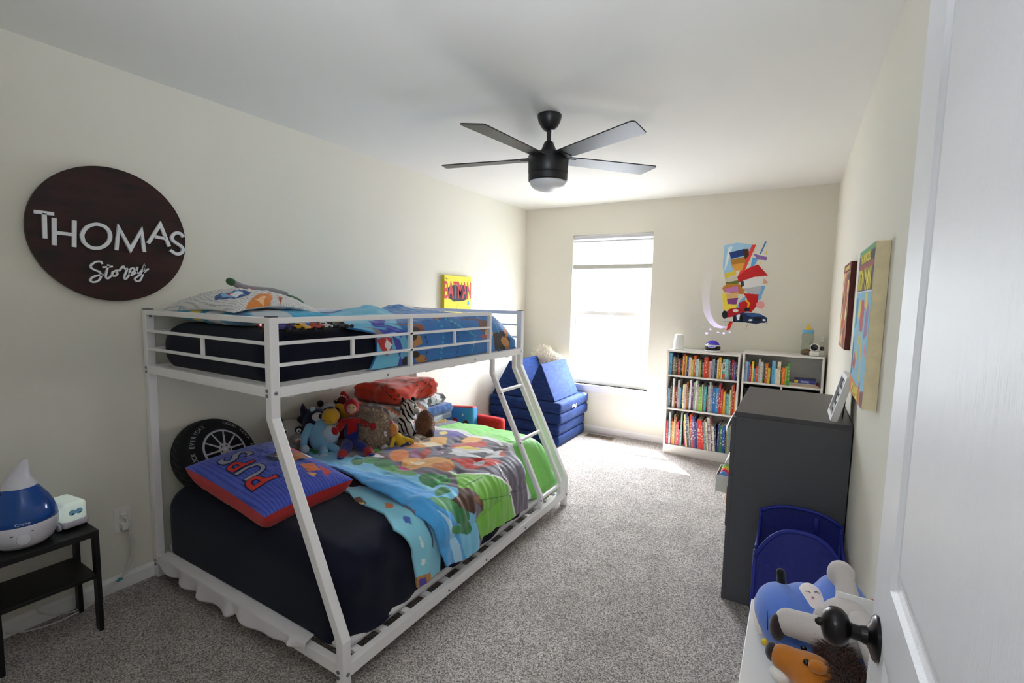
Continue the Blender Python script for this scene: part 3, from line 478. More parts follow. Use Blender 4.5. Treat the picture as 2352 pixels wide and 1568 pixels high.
b.box(-.12,wx0,Y0,Y1,0,H).box(wx1,W+.12,Y0,Y1,0,H).box(wx0,wx1,Y0,Y1,0,wz0).box(wx0,wx1,Y0,Y1,wz1,H); struct(b.build('wall_back',wallm,merge=False))
dx0,dx1=2.02,2.885
b=MB().box(0,dx0,-.05,.07,0,H).box(dx1,W,-.05,.07,0,H).box(dx0,dx1,-.05,.07,2.05,H); struct(b.build('wall_front',wallm,merge=False))
struct(MB().box(0,W,-1.7,-1.58,0,H).build('wall_hall',wallm))
struct(MB().box(.9,1.0,-1.58,-.05,0,H).build('wall_hall_side',wallm))
def bboard(name,pts,n):
    # pts: two floor points on the wall face, n: normal into the room
    a,c=Vector(pts[0]+(0,)),Vector(pts[1]+(0,)); n=Vector(n+(0,)); prof=[(0,0),(.013,0),(.013,.055),(.009,.062),(.006,.07),(0,.072)]
    vs=[p+n*d+Vector((0,0,z)) for p in (a,c) for d,z in prof]; k=len(prof)
    fs=[tuple(range(k)),tuple(reversed(range(k,2*k)))]+[(i,i+k,(i+1)%k+k,(i+1)%k) for i in range(k)]
    struct(MB().add(vs,fs).build(name,trimm))
bboard('baseboard_left',((0,.07),(0,D)),(1,0)); bboard('baseboard_back',((.013,D),(W-.013,D)),(0,-1)); bboard('baseboard_right',((W,.07),(W,D)),(-1,0)); bboard('baseboard_front',((.013,.07),(dx0-.06,.07)),(0,1))
b=MB().box(dx0-.06,dx0,.07,.085,0,2.11).box(dx1,dx1+.06,.07,.085,0,2.11).box(dx0,dx1,.07,.085,2.05,2.11); struct(b.build('trim_1',trimm,merge=False))
# window: vinyl single-hung in a drywall return, with stool and apron
win=sempty('window_1',(1.02,D,.515)); vin=mat('white_vinyl','ecebe6',.35)
fy0,fy1=D+.07,D+.13
def rect_frame(x0,x1,z0,z1,y0,y1,s,m_b=None):
    b=m_b or MB(); return b.box(x0,x0+s,y0,y1,z0,z1).box(x1-s,x1,y0,y1,z0,z1).box(x0+s,x1-s,y0,y1,z0,z0+s).box(x0+s,x1-s,y0,y1,z1-s,z1)
rect_frame(wx0,wx1,wz0,wz1,fy0,fy1,.028).build('window_frame',vin,win,merge=False)
ls=rect_frame(wx0+.028,wx1-.028,wz0+.028,1.315,fy0+.005,fy0+.03,.042).build('lower_sash',vin,win,merge=False,bevel=.003)
us=rect_frame(wx0+.028,wx1-.028,1.275,wz1-.028,fy0+.032,fy0+.055,.036).build('upper_sash',vin,win,merge=False,bevel=.003)
gm=clear('window_glass','fbfdff',.95)
MB().box(wx0+.07,wx1-.07,fy0+.015,fy0+.019,wz0+.07,1.273).build('glass_pane',gm,ls); MB().box(wx0+.064,wx1-.064,fy0+.042,fy0+.046,1.311,wz1-.064).build('glass_pane',gm,us)
MB().box(1.0,1.06,fy0-.004,fy0+.006,1.296,1.312).build('sash_lock',vin,win)
MB().box(wx0-.03,wx1+.03,D-.035,D+.07,wz0-.02,wz0).build('window_sill',trimm,win,bevel=.004)
MB().box(wx0-.015,wx1+.015,D-.014,D,wz0-.075,wz0-.02).build('sill_apron',trimm,win,bevel=.004)
# cellular shade, raised to the top of the window
sh=thing('cellular_shade','white pleated cellular shade pulled up at the top of the window','window shade',(1.02,D+.035,wz1-.36))
b=MB().box(wx0+.004,wx1-.004,D+.012,D+.055,wz1-.042,wz1-.006); b.build('head_rail',mat('shade_rail','c9c9cf',.5),sh,bevel=.004)
MB().box(wx0+.006,wx1-.006,D+.018,D+.05,wz1-.075,wz1-.058).build('top_rail',MATS['shade_rail'],sh,bevel=.003)
zs=np.linspace(wz1-.075,1.80,16); b=MB()
for yo,sg in ((D+.034,1),(D+.036,-1)):
    vs=[(x,yo+(-.012*sg if i%2 else 0),z) for i,z in enumerate(zs) for x in (wx0+.008,wx1-.008)]; b.add(vs,[(2*i,2*i+1,2*i+3,2*i+2) for i in range(len(zs)-1)])
b.build('pleated_fabric',translucent('shade_fabric','f7f7f4',.55),sh,merge=False,recalc=False)
MB().box(wx0+.006,wx1-.006,D+.014,D+.056,1.765,1.812).build('bottom_rail',mat('shade_bottom','bdbdb6',.5),sh,bevel=.006)
# door, opened back along the right-hand wall
dr=sempty('door_1',(2.886,.12,.008)); X0,X1=2.868,2.903; dy0,dy1=.12,.925; dz0,dz1=.008,2.035
doorm=mat('door_paint','e4e5ea',.38,bump=.5,scale=60,stretch=(9,9,.22),spec=.45)
panels=[(.235,.808,1.03,1.915),(.235,.808,.2,.925)]
def doorface(xf,sg):
    # face plane at xf with recessed mouldings; sg = direction out of the slab along x
    b=MB(); ys=[dy0,.235,.808,dy1]; zsr=[dz0,.2,.925,1.03,1.915,dz1]
    for i in range(3):
        for j in range(5):
            if i==1 and j in (1,3): continue
            b.add([(xf,ys[i],zsr[j]),(xf,ys[i+1],zsr[j]),(xf,ys[i+1],zsr[j+1]),(xf,ys[i],zsr[j+1])],[(0,1,2,3)])
    steps=[(0,0),(.006,.006),(.014,.009),(.024,.009),(.034,.004),(.044,.001),(.052,.0)]
    for y0,y1,z0,z1 in panels:
        R=[]
        for d,e in steps: R.append([(xf-sg*e,y0+d,z0+d),(xf-sg*e,y1-d,z0+d),(xf-sg*e,y1-d,z1-d),(xf-sg*e,y0+d,z1-d)])
        for a,c in zip(R[:-1],R[1:]):
            for k in range(4): b.add([a[k],a[(k+1)%4],c[(k+1)%4],c[k]],[(0,1,2,3)])
        b.add(R[-1],[(0,1,2,3)])
    return b
b=doorface(X0,-1); b2=doorface(X1,1); b.add(b2.V,b2.F)
for q in ([(X0,dy0,dz0),(X1,dy0,dz0),(X1,dy0,dz1),(X0,dy0,dz1)],[(X0,dy1,dz0),(X1,dy1,dz0),(X1,dy1,dz1),(X0,dy1,dz1)],[(X0,dy0,dz1),(X1,dy0,dz1),(X1,dy1,dz1),(X0,dy1,dz1)],[(X0,dy0,dz0),(X1,dy0,dz0),(X1,dy1,dz0),(X0,dy1,dz0)]): b.add(q,[(0,1,2,3)])
slab=b.build('door_slab',doorm,dr)
bronze=mat('dark_bronze','1a1618',.28,metal=.6,spec=.6)
Rk=Matrix.Rotation(math.radians(-90),3,'Y')
kn=MB().lathe([(.034,0),(.034,.004),(.031,.007),(.022,.010),(.014,.014),(.012,.022)],(X0,.862,.922),32,Rk).build('knob_rosette',bronze,dr,smooth=True,angle=40)
MB().lathe([(.0115,.018),(.0115,.033),(.013,.036),(.022,.040),(.028,.047),(.0295,.055),(.028,.063),(.022,.070),(.012,.074),(.007,.075),(.006,.080),(.003,.083),(0.0005,.0835)],(X0,.862,.922),36,Rk).build('door_knob',bronze,dr,smooth=True,angle=50)
MB().lathe([(.034,0),(.034,.004),(.022,.010),(.012,.02),(.012,.033),(.026,.042),(.026,.052),(.01,.058)],(X1,.862,.922),24,Matrix.Rotation(math.radians(90),3,'Y')).build('door_knob',bronze,dr,smooth=True,angle=40)
MB().box(X0+.004,X1-.004,dy1-.001,dy1+.0015,.88,.965).build('latch_plate',mat('steel','9a9a9a',.3,metal=1),dr)
for z in (.25,1.02,1.8): MB().lathe([(.007,-.045),(.007,.045)],(2.894,.112,z),12).build('door_hinge',MATS['dark_bronze'],dr,smooth=True,angle=40)
# floor register in front of the window
fv=thing('floor_vent','brown metal floor register in the carpet under the window','floor vent',(1.03,4.67,0)); vm=mat('vent_brown','5a4a3c',.5,metal=.3)
MB().box(.875,1.185,4.615,4.735,0,.004).build('vent_frame',mat('vent_tan','8d7b66',.5),fv,bevel=.002)
b=MB()
for x0,x1 in ((.89,1.025),(1.035,1.17)): b.box(x0,x1,4.628,4.722,.004,.0055)
b.build('vent_slots',mat('vent_dark','3f362d',.7),fv,merge=False)
b=MB()
for i in range(18):
    x=.9+i*.0155
    b.box(x,x+.004,4.63,4.72,.0055,.0075)
b.build('vent_louver',vm,fv,merge=False)
# ================================================================ ceiling fan
FX,FY=1.492,2.40; black=mat('fan_black','151416',.42,spec=.5); blade=mat('fan_blade','29282a',.45,spec=.45)
fan=thing('ceiling_fan','black five blade ceiling fan with frosted light in the middle of the ceiling','ceiling fan',(FX,FY,H))
MB().lathe([(.066,0),(.066,-.012),(.06,-.035),(.045,-.062),(.03,-.078),(.022,-.084)],(FX,FY,H),40).build('canopy',black,fan,smooth=True,angle=50)
MB().lathe([(.0125,-.08),(.0125,-.175)],(FX,FY,H),20).build('downrod',black,fan,smooth=True,angle=50)
MB().lathe([(.02,-.14),(.024,-.143),(.05,-.205),(.052,-.21)],(FX,FY,H),32).build('motor_cone',black,fan,smooth=True,angle=40)
MB().lathe([(.07,-.208),(.108,-.214),(.112,-.222),(.110,-.312),(.107,-.316)],(FX,FY,H),48).build('motor_housing',black,fan,smooth=True,angle=40)
MB().lathe([(.104,-.316),(.104,-.32),(.109,-.322),(.108,-.352),(.103,-.357)],(FX,FY,H),48).build('light_ring',black,fan,smooth=True,angle=40)
MB().lathe([(.101,-.352),(.099,-.366),(.09,-.382),(.07,-.396),(.04,-.405),(.012,-.408),(.0005,-.4083)],(FX,FY,H),48).build('light_shade',mat('frosted_glass','d9d9dc',.35,spec=.5),fan,smooth=True)
for k in range(5):
    a=math.radians(-96+72*k); R=Matrix.Rotation(a,4,'Z')@Matrix.Rotation(math.radians(-8),4,'X'); T=Matrix.Translation((FX,FY,H-.232))
    pts=[]
    pl=[(.08,-.052),(.63,-.066)]
    for q in range(7): t=math.radians(-90+q*15); pts.append((.635+.02*math.cos(t),-.046+.02*math.sin(t)))
    for q in range(7): t=math.radians(q*15); pts.append((.645+.02*math.cos(t)-.035,.046+.02*math.sin(t)))
    poly=[(.09,-.05)]+pts+[(.09,.05)]
    bl=MB().prism(poly,.006,T@R@Matrix.Translation((0,0,-.003))).build('fan_blade',blade,fan,bevel=.0015)
    MB().add([T@R@Vector(v) for v in [(.07,-.03,-.006),(.15,-.038,-.006),(.15,.038,-.006),(.07,.03,-.006),(.07,-.03,.008),(.15,-.038,.006),(.15,.038,.006),(.07,.03,.008)]],[(0,1,2,3),(4,5,6,7),(0,1,5,4),(1,2,6,5),(2,3,7,6),(3,0,4,7)]).build('blade_bracket',black,bl)
# ================================================================ round name sign on the left wall
sg_=thing('round_sign','round dark wooden name sign with white raised letters on the left wall','sign',(0,.94,1.685))
wood=mat('sign_wood','260a08',.45,var=.75,vscale=7,stretch=(1,1,3.2),spec=.35)
MYZ=Matrix(((0,0,1,0),(1,0,0,0),(0,1,0,0),(0,0,0,1)))   # local x->world y, local y->world z, local z->world x
disc=[(.94+.296*math.cos(t),1.687+.300*math.sin(t)) for t in np.linspace(0,2*math.pi,97)[:-1]]
MB().prism(disc,.022,Matrix.Translation((.002,0,0))@MYZ).build('sign_board',wood,sg_,bevel=.002)
letw=mat('sign_letter_white','dcdde2',.5)
for ch,strokes in SIGN_BIG:
    b=MB()
    for s_ in strokes: b.ribbon(spline(s_) if ch=='S' else s_,.0142,.013,Matrix.Translation((.0235,0,0))@MYZ)
    b.build('letter',letw,sg_,merge=False)
for s_ in [SIGN_SMALL]:
    b=MB()
    for q in s_: b.ribbon(spline(q),.0078,.010,Matrix.Translation((.0235,0,0))@MYZ)
    b.build('script_lettering',letw,sg_,merge=False)
# ================================================================ bedside table, humidifier, night light, outlet
tbm=mat('table_black','141314',.42,bump=.1,scale=120,spec=.45)
tb=thing('side_table','small black side table with a lower shelf against the left wall','table',(.157,.58,0))
tx0,tx1,ty0,ty1=.03,.287,.425,.737
MB().box(tx0,tx1,ty0,ty1,.416,.442).build('table_top',tbm,tb,bevel=.002); MB().box(tx0+.005,tx1-.004,ty0+.012,ty1-.012,.236,.252).build('shelf',tbm,tb,bevel=.002)
for x,y in ((tx0,ty0),(tx1-.04,ty0),(tx0,ty1-.016),(tx1-.04,ty1-.016)): MB().box(x,x+.04,y,y+.016,0,.416).build('leg',tbm,tb,bevel=.002)
HX,HY,HZ=.178,.537,.4425
hu=thing('humidifier','white and blue teardrop humidifier at the left end of the black side table','humidifier',(HX,HY,HZ)); hw=mat('humidifier_white','dcdbe6',.28,spec=.5)
MB().lathe([(.045,0),(.07,.004),(.088,.02),(.1,.045),(.105,.07),(.106,.098),(.1045,.1)],(HX,HY,HZ),48).build('base',hw,hu,smooth=True,angle=50)
MB().lathe([(.1045,.1),(.103,.118),(.095,.148),(.08,.182),(.06,.214),(.052,.226),(.05,.23)],(HX,HY,HZ),48,close=False).build('water_tank',clear('tank_blue','3f86e0',.70),hu,smooth=True,thick=.002)
MB().lathe([(.1015,.101),(.1,.118),(.0975,.128),(.0001,.128)],(HX,HY,HZ),40,close=False).build('tank_water',clear('water_blue','6aa8ea',.75),hu,smooth=True)
MB().lathe([(.018,.102),(.018,.215)],(HX,HY,HZ),20).build('mist_tube',mat('tube_blue','2c5ea8',.3),hu,smooth=True,angle=40)
b=MB(); pr=[]
for z,r,ox in ((.222,.053,0),(.235,.05,0),(.25,.042,-.002),(.27,.032,.0),(.29,.024,.006),(.31,.017,.012),(.325,.012,.016),(.334,.009,.018)):
    pr.append((z,r,ox))
vs=[]; n=28
for z,r,ox in pr:
    for k in range(n): a=2*math.pi*k/n; vs.append((HX+r*math.cos(a)*.9+ox*.4,HY+r*math.sin(a)+ox,HZ+z))
fs=[(i*n+k,i*n+(k+1)%n,(i+1)*n+(k+1)%n,(i+1)*n+k) for i in range(len(pr)-1) for k in range(n)]+[tuple(range((len(pr)-1)*n,len(pr)*n))]
b.add(vs,fs); b.build('mist_spout',hw,hu,smooth=True)
dv=Vector((.94,-.2,0)).normalized(); kd=Vector((HX,HY,HZ+.052))+dv*.098
RK=dv.to_track_quat('Z','Y').to_matrix()
MB().lathe([(.021,-.006),(.021,.006),(.019,.011),(.012,.013),(.0005,.0135)],kd,32,RK).build('dial',hw,hu,smooth=True,angle=40)
rv=Vector((.2,.94,0)).normalized()
text('brand_lettering','Crane',.017,Vector((HX,HY,HZ+.112))+dv*.1045,rv,(0,0,1),mat('tank_print','dfe8f4',.5),hu,.0008)
for dy_,dz_ in ((-.03,.028),(.024,.034)): MB().obox(kd+rv*dy_+Vector((0,0,dz_-.008))+dv*.004,(.004,.0012,.0035),RK).build('dial_mark',mat('print_grey','5a5a60',.5),hu)
nl=thing('night_light','small glowing white bus shaped night light with blue eyes on the side table','night light',(.13,.682,.4425))
lit=mat('night_light_glow','e2f2e8',.5,emit=.16)
RB=Matrix.Rotation(math.radians(8),3,'Z'); bc=Vector((.13,.682,0))
def bb(p): return bc+RB@Vector(p)
MB().rbox(bb((0,0,.512)),(.072,.042,.045),.018,.008,R=RB).build('bus_body',lit,nl,smooth=True)
MB().rbox(bb((0,0,.4675)),(.075,.044,.016),.012,.008,R=RB).build('bus_base',mat('bus_base_lilac','cfc8d8',.5),nl,smooth=True)
for x in (-.035,.04):
    for sy in (-1,1): MB().lathe([(.015,-.004),(.015,.003),(.011,.006),(.0005,.006)],bb((x,sy*.045,.4575)),20,RB@Matrix.Rotation(math.radians(-90*sy),3,'X')).build('wheel',MATS['bus_base_lilac'],nl,smooth=True,angle=40)
eyem=mat('eye_blue','8cc4ea',.4); pup=mat('black_gloss','08080a',.25)
for y in (-.0115,.0115):
    e=MB().lathe([(.012,0),(.012,.001),(.0005,.0015)],bb((.0716,y,.516)),24,RB@Matrix.Rotation(math.radians(90),3,'Y')).build('eye',eyem,nl,smooth=True,angle=30)
    MB().lathe([(.0032,0),(.0005,.001)],bb((.0732,y+.002,.509)),14,RB@Matrix.Rotation(math.radians(90),3,'Y')).build('pupil',pup,e)
ol=thing('wall_outlet','white wall outlet plate with two plugs on the left wall beside the bunk bed','outlet',(0,.917,.34)); plast=mat('white_plastic','e2e1dc',.4)
MB().box(0,.006,.883,.952,.282,.399).build('cover_plate',plast,ol,bevel=.002)
for z in (.365,.318): MB().box(.006,.008,.903,.933,z-.014,z+.014).build('socket',plast,ol,bevel=.003)
cordm=mat('white_cord','d8d7d2',.5)
c1=thing('plug_and_cable','white plug and cable from the upper socket down behind the side table','cord',(.02,.92,.36))
MB().box(.008,.028,.908,.93,.35,.372).build('plug',plast,c1,bevel=.004)
MB().tube([(.028,.919,.36),(.04,.925,.345),(.042,.93,.29),(.045,.935,.22),(.047,.93,.16),(.05,.9,.1),(.05,.85,.05),(.055,.78,.012),(.06,.72,.006),(.07,.66,.005),(.06,.6,.005),(.045,.55,.01),(.03,.5,.03)],.003,8).build('cable',cordm,c1,smooth=True)
c2=thing('power_adapter','white block adapter with cord in the lower socket of the wall outlet','adapter',(.03,.92,.3))
MB().box(.008,.04,.903,.94,.296,.33).build('adapter_body',plast,c2,bevel=.004)
cc=[(.034,.93,.296),(.045,.938,.25),(.05,.943,.2),(.052,.935,.15),(.058,.9,.09),(.056,.84,.045),(.062,.76,.02),(.05,.7,.012),(.045,.64,.03),(.035,.6,.06),(.03,.58,.14)]
MB().tube(cc,.0028,8).build('cable',cordm,c2,smooth=True)
MB().tube([(.050,.876,.075),(.066,.884,.082),(.052,.868,.068)],.006,8).build('cord_tie',mat('teal_tie','2f9a98',.5),c2,smooth=True,label='teal cord tie')
# ================================================================ bunk bed frame
y0,y1,X1,X2,ZT=1.035,2.976,1.037,1.421,1.347
bed=thing('bunk_bed','white metal twin over full bunk bed with a slanted ladder against the left wall','bunk bed',(.7,2.0,0))
pw=.037; steel=mat('bolt_steel','8d8f96',.3,metal=.9)
def bolt(p,n,par,r=.0075):
    R=Vector(n).to_track_quat('Z','Y').to_matrix(); MB().lathe([(r,0),(r*.95,.003),(r*.5,.0045),(.0005,.0045)],p,16,R).build('bolt',steel,par,smooth=True,angle=40)
posts={}
for nm,y in (('n',y0+pw/2),('f',y1-pw/2)):
    p=MB().sweep([(X1-pw/2,y,ZT),(X1-pw/2,y,.955),(X2-pw/2,y,.198),(X2-pw/2,y,0)],pw,pw).build('bed_post',white_metal,bed,bevel=.003); posts[nm]=p
    MB().box(X1-pw+.001,X1-.001,y-pw/2+.001,y+pw/2-.001,ZT,ZT+.003).build('post_cap',darkcap,p,label='dark end cap')
    q=MB().box(.01,.01+pw,y-pw/2,y+pw/2,0,ZT).build('bed_post',white_metal,bed,bevel=.003); posts[nm+'w']=q
    MB().box(.011,.046,y-pw/2+.001,y+pw/2-.001,ZT,ZT+.003).build('post_cap',darkcap,q,label='dark end cap')
for z in (1.066,1.046): bolt((X1-pw+.011,y0,z),(0,-1,0),posts['n']); bolt((.03,y0,z),(0,-1,0),posts['nw'])
bolt((X1,y0+.02,1.056),(1,0,0),posts['n']); bolt((X1,y1-.018,1.056),(1,0,0),posts['f'])
for z in (.088,.066): bolt((X2-pw+.012,y0,z),(0,-1,0),posts['n']); bolt((.03,y0,z),(0,-1,0),posts['nw'])
bolt((X2,y0+.021,.075),(1,0,0),posts['n']); bolt((X2,y1-.018,.075),(1,0,0),posts['f'])
bolt((.047,y0+.02,1.318),(1,0,0),posts['nw'])
xa,xb=.047,X1-pw
for y in (y0,y1-.03):
    for z0,z1,t,nm in ((1.322,1.345,.026,'top_rail'),(1.239,1.252,.014,'end_bar'),(1.152,1.165,.014,'end_bar'),(1.038,1.079,.028,'end_rail')):
        MB().box(xa,xb,y+.002,y+.002+t,z0,z1).build(nm,white_metal,bed,bevel=.002)
    MB().box(.53,.549,y+.003,y+.015,1.165,1.239).build('end_upright',white_metal,bed,bevel=.002)
    MB().box(xa,X2-pw,y+.002,y+.032,.07,.115).build('lower_end_rail',white_metal,bed,bevel=.002)
sr=MB().box(X1-.032,X1-.002,y0+pw,y1-pw,1.036,1.078).build('side_rail',white_metal,bed,bevel=.002)
for y in (1.64,2.375): bolt((X1-.002,y,1.054),(1,0,0),sr,.006)
MB().box(.012,.04,y0+pw,y1-pw,1.036,1.078).build('side_rail',white_metal,bed,bevel=.002)
xg0,xg1=X1-.024,X1-.003
for z0,z1,nm in ((1.323,1.345,'guard_top_rail'),(1.239,1.252,'guard_bar'),(1.155,1.168,'guard_bar')):
    MB().box(xg0,xg1,y0+pw,2.536 if nm=='guard_top_rail' else 2.538,z0,z1).build(nm,white_metal,bed,bevel=.002)
    MB().box(.014,.034,y0+pw,y1-pw,z0-.004,z1-.004).build(nm,white_metal,bed,bevel=.002)
MB().box(xg0,xg1,1.797,1.818,1.078,1.323).build('guard_post',white_metal,bed,bevel=.002)
MB().box(xg0,xg1,2.536,2.559,1.078,1.345).build('guard_post',white_metal,bed,bevel=.002)
for y in (1.434,2.178): MB().box(xg0+.004,xg1-.004,y-.008,y+.008,1.168,1.239).build('guard_upright',white_metal,bed,bevel=.001)
lr=MB().box(X2-.032,X2-.002,y0+pw,y1-pw,.058,.108).build('lower_side_rail',white_metal,bed,bevel=.002)
for y in (1.642,1.954,2.369): bolt((X2-.002,y,.078),(1,0,0),lr,.006)
MB().box(.012,.04,y0+pw,y1-pw,.058,.108).build('lower_side_rail',white_metal,bed,bevel=.002)
for i in range(14):
    y=1.135+i*.133; MB().box(.04,X2-.032,y-.016,y+.016,.092,.108).build('slat',white_metal,bed,bevel=.002)
for i in range(9):
    y=1.14+i*.21; MB().box(.04,X1-.032,y-.016,y+.016,1.024,1.04).build('slat',white_metal,bed,bevel=.002)
def xs(z): return X1+(X2-X1)*(.955-z)/(.955-.198) if z>.198 else X2
for yy in (2.592,2.882):
    st=MB().sweep([(X1-.016,yy,1.036),(X1-.016,yy,.945),(X2-.02,yy,.19),(X2-.02,yy,.108)],.030,.030).build('ladder_rail',white_metal,bed,bevel=.007)
    if yy<2.7:
        for z in (.815,.512,.168): bolt((xs(z)-.004,yy-.0152,z),(0,-1,0),st,.006)
for z in (.825,.52,.172):
    x=xs(z)-.02; MB().lathe([(.0125,0),(.0125,.262)],(x,2.606,z),16,Matrix.Rotation(math.radians(-90),3,'X')).build('ladder_rung',white_metal,bed,smooth=True,angle=40)
# ================================================================ mattresses
navy=mat('navy_sheet','0d1124',.8,bump=.35,scale=700,sheen=.08,spec=.15); core=mat('mattress_white','d8d6d8',.8,bump=.3,scale=500)
um=thing('upper_mattress','twin mattress in a navy fitted sheet on the upper bunk','mattress',(.52,2.015,1.041))
MB().rbox((.53,2.0,1.062),(.425,.90,.020),.015,.08).build('mattress_base',core,um,smooth=True)
def creasef(s,a):
    def f(p):
        n=noise.noise(Vector((p.x*3+s,p.y*9,p.z*5)))*a; r=noise.noise(Vector((p.x*1.3,p.y*2.2+s,p.z*2)))*a*1.5
        return p+Vector((n,r*.4,r*.6))
    return f
def upf(p):
    q=creasef(1,.006)(p); y=q.y+2.0; f=smooth01((y-2.55)/.40); q.z-=f*(.15 if p.z>0 else .02)*max(0,(p.z+.12)/.24)+.008*(p.z>0)*f; q.x-=.02*f*(p.x>.3); return q
def smooth01(t): t=max(0,min(1,t)); return t*t*(3-2*t)
MB().rbox((.512,2.0,1.166),(.457,.925,.122),.105,.02,upf).build('fitted_sheet',navy,um,smooth=True)
lm=thing('lower_mattress','full mattress in a navy fitted sheet on the lower bunk','mattress',(.71,2.01,.109))
MB().rbox((.71,2.01,.134),(.662,.931,.025),.02,.08).build('mattress_base',core,lm,smooth=True)
def lowf(p):
    return fit(lowf0(p)+Vector((.705,2.0,.235)),.075)-Vector((.705,2.0,.235))
def fit(q,m):
    # bedding at the foot end stays inside the slanted ladder and post
    q=Vector(q); f=smooth01((q.y-2.36)/.16); xl=xs(min(q.z,.95))-m; k=26; d=(q.x-xl)*k; t=xl-math.log(1+math.exp(-max(-40,min(40,d))))/k if d>-40 else q.x; q.x=q.x+(min(q.x,t)-q.x)*f; return q
def lowf0(p):
    q=creasef(5,.011)(p)
    f=smooth01((q.y+2.0-2.45)/.45); q.z-=f*.05*(p.z>-.1); q.x-=.07*f*max(0,min(1,p.x/.6))*max(0,min(1,(p.z+.2)/.3))
    k=max(0,1-((p.x-.5)**2+(p.y+.85)**2)/.12)   # gathered corner pulls by the front post
    q+=Vector((k*.01*math.sin(p.z*40+p.y*25),0,0)); q.z+=.025*max(0,1-(p.x/.6)**2)*(1 if p.z>0 else 0)*max(0,1-(p.y/.95)**4)
    return q
MB().rbox((.705,2.0,.235),(.665,.93,.223),.105,.02,lambda p: (lambda q: Vector((q.x,q.y,max(q.z,-.098+.006*math.sin(q.y*9)+.004*math.sin(q.x*17)))))(lowf(p))).build('fitted_sheet',navy,lm,smooth=True)
# ruffled bed skirt caught outside the near end rail
sk=MB()
def skf(u,v):
    x=.10+1.12*u; drop=.060*math.sin(math.pi*min(1,u*1.05+.02))**.8*(1-.45*u)+.014*(noise.noise(Vector((u*9,3,0))))
    ph=u*38+6*noise.noise(Vector((u*4,1,2)))
    if v<.3: t=v/.3; return (x,1.075-.048*t,.140-.012*t*t+.003*math.sin(ph)*t)
    t=(v-.3)/.7; am=.020*t; return (x+.012*t*math.sin(ph*.7),1.027-am*(.5+.5*math.sin(ph))**1.5-.003*t, .128-t*(max(.0,drop)+.020)+.006*t*math.cos(ph))
sk.grid(skf,220,14)
tag(sk.build('bed_skirt',mat('skirt_white','d9d6da',.85,bump=.3,scale=500),smooth=True,merge=False,thick=.0015),'white ruffled cloth strip hanging over the near end rail of the lower bunk','bed skirt')
# ================================================================ comforters
cloth=painted('printed_comforter',rough=.6,sheen=.3,bump=.2)
def smooth01(t): t=max(0,min(1,t)); return t*t*(3-2*t)
def comforter(name,label,y_near,y_far,prof,s_end,base,pats,du,dv,parent=None,extra=None):
    """cloth laid over a mattress: surface coordinates (s across and down the side, y along the bed)"""
    nu=int(s_end(2.2)/du); nv=int((y_far-y_near(1.0))/dv); P=[];V=[]
    for i in range(nu+1):
        for j in range(nv+1):
            t=i/nu; ya=y_near(t*s_end(2.2)); y=ya+(y_far-ya)*j/nv; s=.03+(s_end(y)-.03)*t; P.append((s,y)); V.append(prof(s,y))
    P=np.array(P); C=paint(P,base,pats)
    if extra: C=extra(P,C)
    b=MB(); b.V=[tuple(v) for v in V]; b.F=[(i*(nv+1)+j,(i+1)*(nv+1)+j,(i+1)*(nv+1)+j+1,i*(nv+1)+j+1) for i in range(nu) for j in range(nv)]; b.M=[0]*len(b.F)
    return b.build(name,cloth,parent,smooth=True,merge=False,recalc=False,colors=C,thick=.012)
def arcprof(s,xe,r,zt):
    """x,z,nx,nz of a rounded edge: flat top to xe-r, quarter arc, then vertical"""
    a0=xe-r; L=r*math.pi/2
    if s<a0: return s,zt,0,1
    if s<a0+L: t=(s-a0)/r; return a0+r*math.sin(t),zt-r+r*math.cos(t),math.sin(t),math.cos(t)
    return xe,zt-r-(s-a0-L),1,0
def lowprof(s,y):
    f=smooth01((y-2.5)/.45); r=.125+.16*f
    x,z,nx,nz=arcprof(s*1.0,1.412-.015*f,r,.487+.012*math.sin(s*2.2)); 
    sm=abs(math.sin((s+.03*math.sin(y*3))*math.pi/.30)); puff=.016*sm**.55+.006*noise.noise(Vector((s*7,y*3,1)))+.0035*noise.noise(Vector((s*24,y*14,4)))+.010*(1-sm)**2*noise.noise(Vector((s*5,y*26,6)))+.005*noise.noise(Vector((s*9,y*34,8)))*smooth01((s-.9)/.4)
    hang=smooth01((s-1.3)/.25); puff+=hang*.012*noise.noise(Vector((s*2.5,y*15,2)))
    ridge=.016*math.exp(-((y-1.60)/.055)**2); puff+=ridge
    if y<1.58: puff-=.012*((1.58-y)/.05)**2*.5
    dz=-.10*max(0,(y-2.86)/.1)**2-.03*f
    z=max(z+nz*puff+dz,.112); return fit((x+nx*puff,y+.01*noise.noise(Vector((s*3,y*2,9))),z),.050)
def low_end(y):
    return float(np.interp(y,[1.54,1.75,1.88,1.92,2.23,2.53,2.85,2.95],[1.60,1.665,1.665,1.62,1.635,1.655,1.70,1.70]))
def lowextra(P,C):
    s,y=P[:,0],P[:,1]; e=2.60-.06*np.clip((s-.8)/.6,0,1); m=(y>e)&(s>.55); C[m]=rgb('72c44c'); m=(y>e-.05)&(y<=e)&(s>.5); C[m]=rgb('dfe0e4'); return C
cf=comforter('printed_comforter','x',lambda s:float(np.interp(s,[0,.75,1.0,1.25,1.36,1.47,1.7],[1.66,1.60,1.553,1.53,1.50,1.535,1.62])),2.962,lowprof,low_end,'6b6474',PAT_LOW,.0048,.0048,extra=lowextra)
tag(cf,'multicoloured printed comforter in blue, green and grey covering the lower bunk','comforter')
